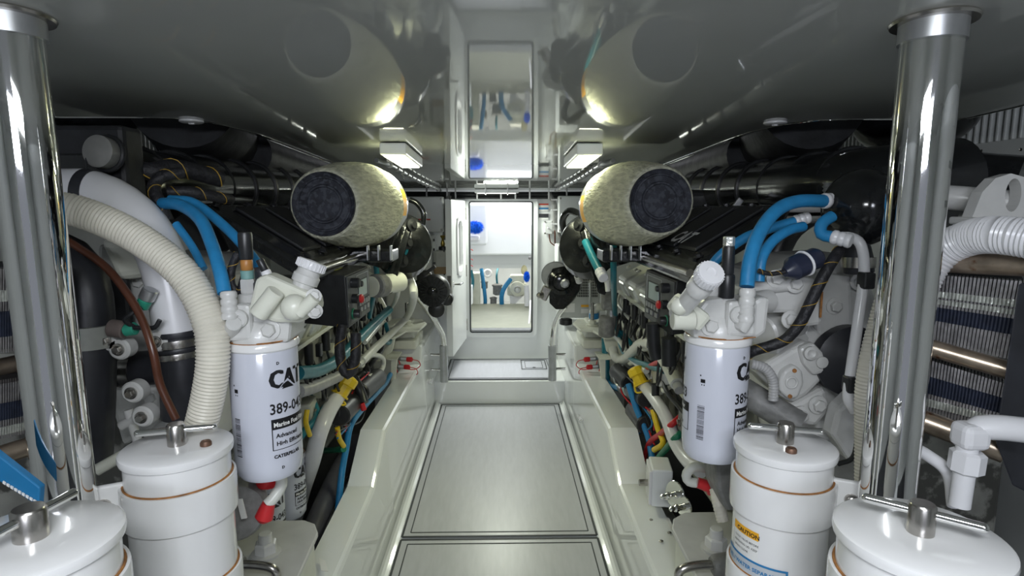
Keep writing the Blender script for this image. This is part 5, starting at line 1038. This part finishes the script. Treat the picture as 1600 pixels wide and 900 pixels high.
for nm, P, r, mt, lb in (('blue_cable', [(982, 600, 2.0), (995, 640, 1.95), (1012, 680, 1.9), (1020, 720, 1.85)], 5, BLUI, 'thick blue cable dropping behind the right stringer'),
    ('yellow_cable', [(1020, 640, 1.8), (1028, 670, 1.8), (1036, 692, 1.78), (1022, 703, 1.78)], 4.5, YEL, 'yellow cable dropping beside the blue one on the right'),
    ('green_cable', [(1085, 660, 2.3), (1058, 682, 2.0), (1042, 700, 1.85), (1026, 722, 1.8), (1020, 760, 1.9)], 5, GRN, 'green cable low behind the right junction box'),
    ('red_cable', [(1075, 640, 2.3), (1050, 663, 2.1), (1032, 678, 1.9), (1015, 692, 1.86), (1005, 720, 2.0)], 4.5, RED, 'red cable low behind the right stringer'),
    ('black_cable', [(1024, 600, 1.85), (1024, 630, 1.82), (1022, 655, 1.8)], 6, BLK, 'black sheathed cable above the yellow one on the right'),
    ('grey_conduit', [(1048, 570, 1.7), (1054, 592, 1.68), (1062, 610, 1.66)], 8, mat('grey_corrugated', (0, 0, 0)), 'short grey conduit under the right control panel')):
    hose(nm, lb, 'cable', P, r, mt)
t = thing('starter_motor', 'black starter cylinders in a grey clamp under the right yellow cap', 'motor', W(975, 615, 2.3))
put('starter_body', MB().cyl(O(965, 580, 2.3), O(985, 600, 2.25), .05).cyl(O(975, 605, 2.3), O(1010, 625, 2.2), .04).cyl(O(990, 640, 2.3), O(1010, 665, 2.2), .045), BLK, t); put('clamp_band', MB().tube(opts((975, 570, 2.3), (960, 580, 2.28), (963, 600, 2.2), (978, 612, 2.18)), .007, 8), ALU, t)
put('light_tube', MB().tube(opts((973, 606, 2.15), (980, 617, 2.1), (1000, 618, 2.1), (1020, 614, 2.1)), .008, 8), mat('pale_tube', (.35, .50, .52), .3), t)
for i in range(7):
    y = i * 3; put('thin_wire', MB().tube([O(965 + random.random() * 30, 575 + random.random() * 20, 2.2), O(960 + random.random() * 50, 600 + random.random() * 20, 2.15), O(980 + random.random() * 50, 630 + random.random() * 30, 2.1), O(985 + random.random() * 40, 665 + random.random() * 30, 2.05)], .004, 6), (BLK, RED, BLK, BLUI)[i % 4], t)
t = thing('vent_tube', 'white tube loop ending in a red cap below the right fuel filter', 'tube', W(1110, 765, 1.5))
put('tube_wall', MB().tube(pts((1120, 745, 1.55), (1105, 733, 1.52), (1085, 730, 1.5), (1073, 740, 1.5), (1076, 752, 1.5), (1092, 755, 1.48)), .013, 14).tube(pts((1128, 735, 1.6), (1110, 722, 1.62), (1092, 712, 1.66)), .013, 14), WHOSE, t); put('red_cap', MB().lathe([(.014, 0), (.016, .03), (.022, .036), (.022, .05), (.01, .056)], W(1090, 754, 1.48), (1, -.1, -.35), 18), RED, t)
t = thing('oil_cooler_end', 'rough grey cast cover behind the caution-label canister', 'cover', W(1130, 800, 1.30)); put('cast_body', MB().prism(pts((1118, 725, 1.35), (1140, 715, 1.35), (1160, 720, 1.35), (1160, 800, 1.35), (1135, 800, 1.35), (1122, 770, 1.35)), (0, .1, 0), .01), CAST, t); put('red_cap', MB().cyl(W(1128, 712, 1.4), W(1128, 726, 1.4), .018), RED, t)
hose('corrugated_hose', 'short cream corrugated hose below the red cap on the right', 'hose', [(1118, 765, 1.42), (1122, 785, 1.4), (1130, 815, 1.38)], 10, BEIGE, rib=.08, n=16)

# ---- the same on the left engine
hose('blue_hose', 'blue hose arching down into the left fuel filter head', 'hose', [(252, 318, 1.38), (280, 320, 1.34), (312, 342, 1.28), (332, 385, 1.22), (344, 425, 1.18), (351, 458, 1.16)], 9.5, BLUE)
hose('blue_hose', 'blue hose sloping behind the other one toward the left primer', 'hose', [(266, 312, 1.42), (300, 316, 1.40), (335, 340, 1.36), (372, 375, 1.32), (402, 412, 1.28), (425, 448, 1.24)], 7.5, BLUE, ends=(1,))
hose('blue_hose', 'short blue hose glimpsed behind the cream corrugated hose', 'hose', [(275, 350, 1.32), (300, 385, 1.30), (318, 420, 1.28)], 6, BLUE)
hose('braided_loom', 'thick braided loom with yellow tracer along the top of the left engine', 'cable', [(205, 262, 1.5), (235, 268, 1.5), (270, 262, 1.55), (310, 270, 1.6), (345, 280, 1.65)], 13, LOOM, loom=True)
hose('braided_loom', 'braided loom bending down beside the blue hoses on the left', 'cable', [(285, 270, 1.45), (255, 275, 1.42), (240, 292, 1.40), (250, 318, 1.38), (262, 345, 1.38)], 9, LOOM, loom=True)
hose('braided_loom', 'lower braided loom above the left valve cover', 'cable', [(262, 300, 1.48), (300, 300, 1.5), (340, 308, 1.55), (360, 312, 1.6)], 8, LOOM, loom=True)
hose('braided_loom', 'black loom loop hanging under the left control panel', 'cable', [(535, 508, 1.78), (531, 540, 1.76), (534, 570, 1.75), (545, 585, 1.75), (555, 560, 1.75), (556, 520, 1.76)], 8, LOOM, loom=True)
hose('braided_loom', 'black loom dangling beside the left fuel filter sensors', 'cable', [(372, 395, 1.2), (362, 420, 1.2), (362, 445, 1.2), (374, 455, 1.2), (383, 430, 1.2)], 6, LOOM, loom=True)
hose('white_pipe', 'white pipe bending down behind the left control panel', 'pipe', [(628, 425, 2.9), (642, 440, 2.9), (646, 465, 2.85), (636, 495, 2.7), (612, 520, 2.5), (585, 545, 2.3), (565, 565, 2.2)], 6, WHOSE, n=16)
hose('white_pipe', 'thin white pipe under the teal hose behind the left control panel', 'pipe', [(621, 430, 2.8), (621, 460, 2.75), (612, 480, 2.65), (590, 510, 2.4), (570, 535, 2.2)], 3.6, WHOSE)
hose('teal_hose', 'teal hose with white fitting hanging below the left turbo', 'hose', [(636, 370, 2.8), (632, 395, 2.8), (626, 420, 2.8)], 5.5, TEAL, ends=(0, 1))
hose('teal_hose', 'thin teal hose in front of the left control panel edge', 'hose', [(587, 408, 2.6), (589, 440, 2.6), (583, 465, 2.6), (577, 495, 2.6)], 4, TEAL)
hose('teal_pipe', 'long teal pipe slanting under the left control panel', 'pipe', [(608, 484, 2.5), (585, 505, 2.3), (560, 530, 2.05), (530, 560, 1.85), (500, 578, 1.7), (465, 583, 1.55)], 8, TEAL, n=18)
t = thing('turbo_pipe', 'silver pipe with a black clamp behind the left control panel', 'pipe', O(600, 470, 2.6)); put('pipe_wall', MB().tube(opts((578, 448, 2.5), (600, 445, 2.6), (625, 440, 2.7)), .045, 20), ENGI, t); put('band_clamp', MB().cyl(O(585, 447, 2.5), O(598, 446, 2.56), .052), CAST, t)
hose('blue_line', 'blue hose running down behind the left stringer top', 'hose', [(610, 585, 3.2), (602, 600, 3.0), (585, 618, 2.7), (565, 640, 2.4), (548, 665, 2.2), (541, 700, 2.0), (534, 740, 2.0), (528, 800, 2.1)], 4.5, BLUE)
hose('filler_hose', 'white hose hanging from the left yellow cap down past the filters', 'hose', [(531, 616, 1.92), (515, 640, 1.85), (498, 680, 1.9), (488, 720, 2.1), (474, 765, 2.3), (462, 810, 2.4)], 12, WPVC, n=18)
hose('grey_conduit', 'grey corrugated conduit right of the left fuel filter', 'hose', [(466, 612, 1.5), (490, 605, 1.6), (520, 592, 1.7), (548, 578, 1.8), (556, 560, 1.85)], 9, mat('grey_corrugated', (0, 0, 0)), rib=.1, n=14)
hose('white_pipe', 'cream loop of pipe below the teal pipe on the left', 'pipe', [(560, 570, 2.1), (580, 555, 2.2), (598, 560, 2.3), (596, 578, 2.3), (575, 590, 2.2)], 4, WHOSE)
for nm, P, r, mt, lb in (('black_cable', [(552, 590, 1.9), (562, 610, 1.88), (568, 630, 1.86)], 8, BLK, 'black sheathed cable with a red tip beside the left stringer'),
    ('yellow_cable', [(527, 668, 1.75), (530, 685, 1.75), (537, 697, 1.75)], 4, YEL, 'short yellow cable low behind the left stringer'),
    ('green_cable', [(470, 690, 2.6), (500, 703, 2.6), (537, 702, 2.3)], 4.5, GRN, 'green cable crossing low behind the left white hose'),
    ('yellow_cable', [(480, 640, 1.6), (478, 660, 1.6), (484, 680, 1.6)], 4, YEL, 'yellow cable between the left filter and the white hose')):
    hose(nm, lb, 'cable', P, r, mt)
put('cable_tip', MB().cyl(O(565, 630, 1.85), O(569, 641, 1.85), .012), RED, label='red tip on the black cable beside the left stringer', cat='cap')
t = thing('starter_motor', 'black starter parts behind the yellow cap on the left', 'motor', O(570, 640, 2.3)); put('starter_body', MB().cyl(O(590, 590, 2.4), O(560, 615, 2.2), .05).cyl(O(560, 620, 2.2), O(530, 650, 2.0), .045), BLK, t)
for i in range(7): put('thin_wire', MB().tube([O(600 - random.random() * 30, 575 + random.random() * 20, 2.3), O(600 - random.random() * 50, 600 + random.random() * 20, 2.2), O(570 - random.random() * 50, 630 + random.random() * 30, 2.0), O(550 - random.random() * 40, 665 + random.random() * 30, 1.9)], .004, 6), (BLK, RED, BLK, BLUI)[i % 4], t)
hose('bilge_pipe', 'dark grey pipe lying low beside the left stringer', 'pipe', [(556, 690, 2.85), (530, 735, 2.55), (505, 790, 2.3), (480, 850, 2.1)], 15, mat('grey_rubber', (.07, .07, .085), .45), n=20)
fuel_filter((446, 715, 2.05), (446, 803, 2.05), .066, 0, 'second fuel filter, lower and behind the printed one on the left', -1, texts=(20,))
t3, c3, r3 = fuel_filter((414, 752, 1.85), (412, 865, 1.85), .058, 0, 'third fuel filter half hidden below the printed one on the left', -1, texts=(-12,))
put('drain_stopper', MB().cyl(W(418, 738, 1.3), W(417, 757, 1.3), .030), RED, label='red cap under the printed fuel filter on the left', cat='cap')
t = thing('vent_tube', 'white tube with a red end sloping across the lower left filters', 'tube', W(415, 805, 1.25)); put('tube_wall', MB().tube(pts((434, 735, 1.3), (440, 755, 1.28), (430, 775, 1.26), (418, 788, 1.25)), .013, 14), WHOSE, t); put('red_cap', MB().lathe([(.014, 0), (.018, .02), (.02, .035), (.01, .045)], W(420, 786, 1.25), (-.35, -.1, -1), 16), RED, t)
t = thing('oil_cooler_end', 'rough grey cast cover right of the left inboard canister', 'cover', W(395, 850, 1.25)); put('cast_body', MB().lathe([(.06, .05), (.072, .03), (.072, -.02), (.05, -.05), (.02, -.06)], W(366, 790, 1.28), (.5, -1, .1), 32), CAST, t); put('data_label', MB().box(W(378, 795, 1.21), (.012, .004, .045), Matrix.Rotation(R(-10), 3, 'Y')), PAPER, t)
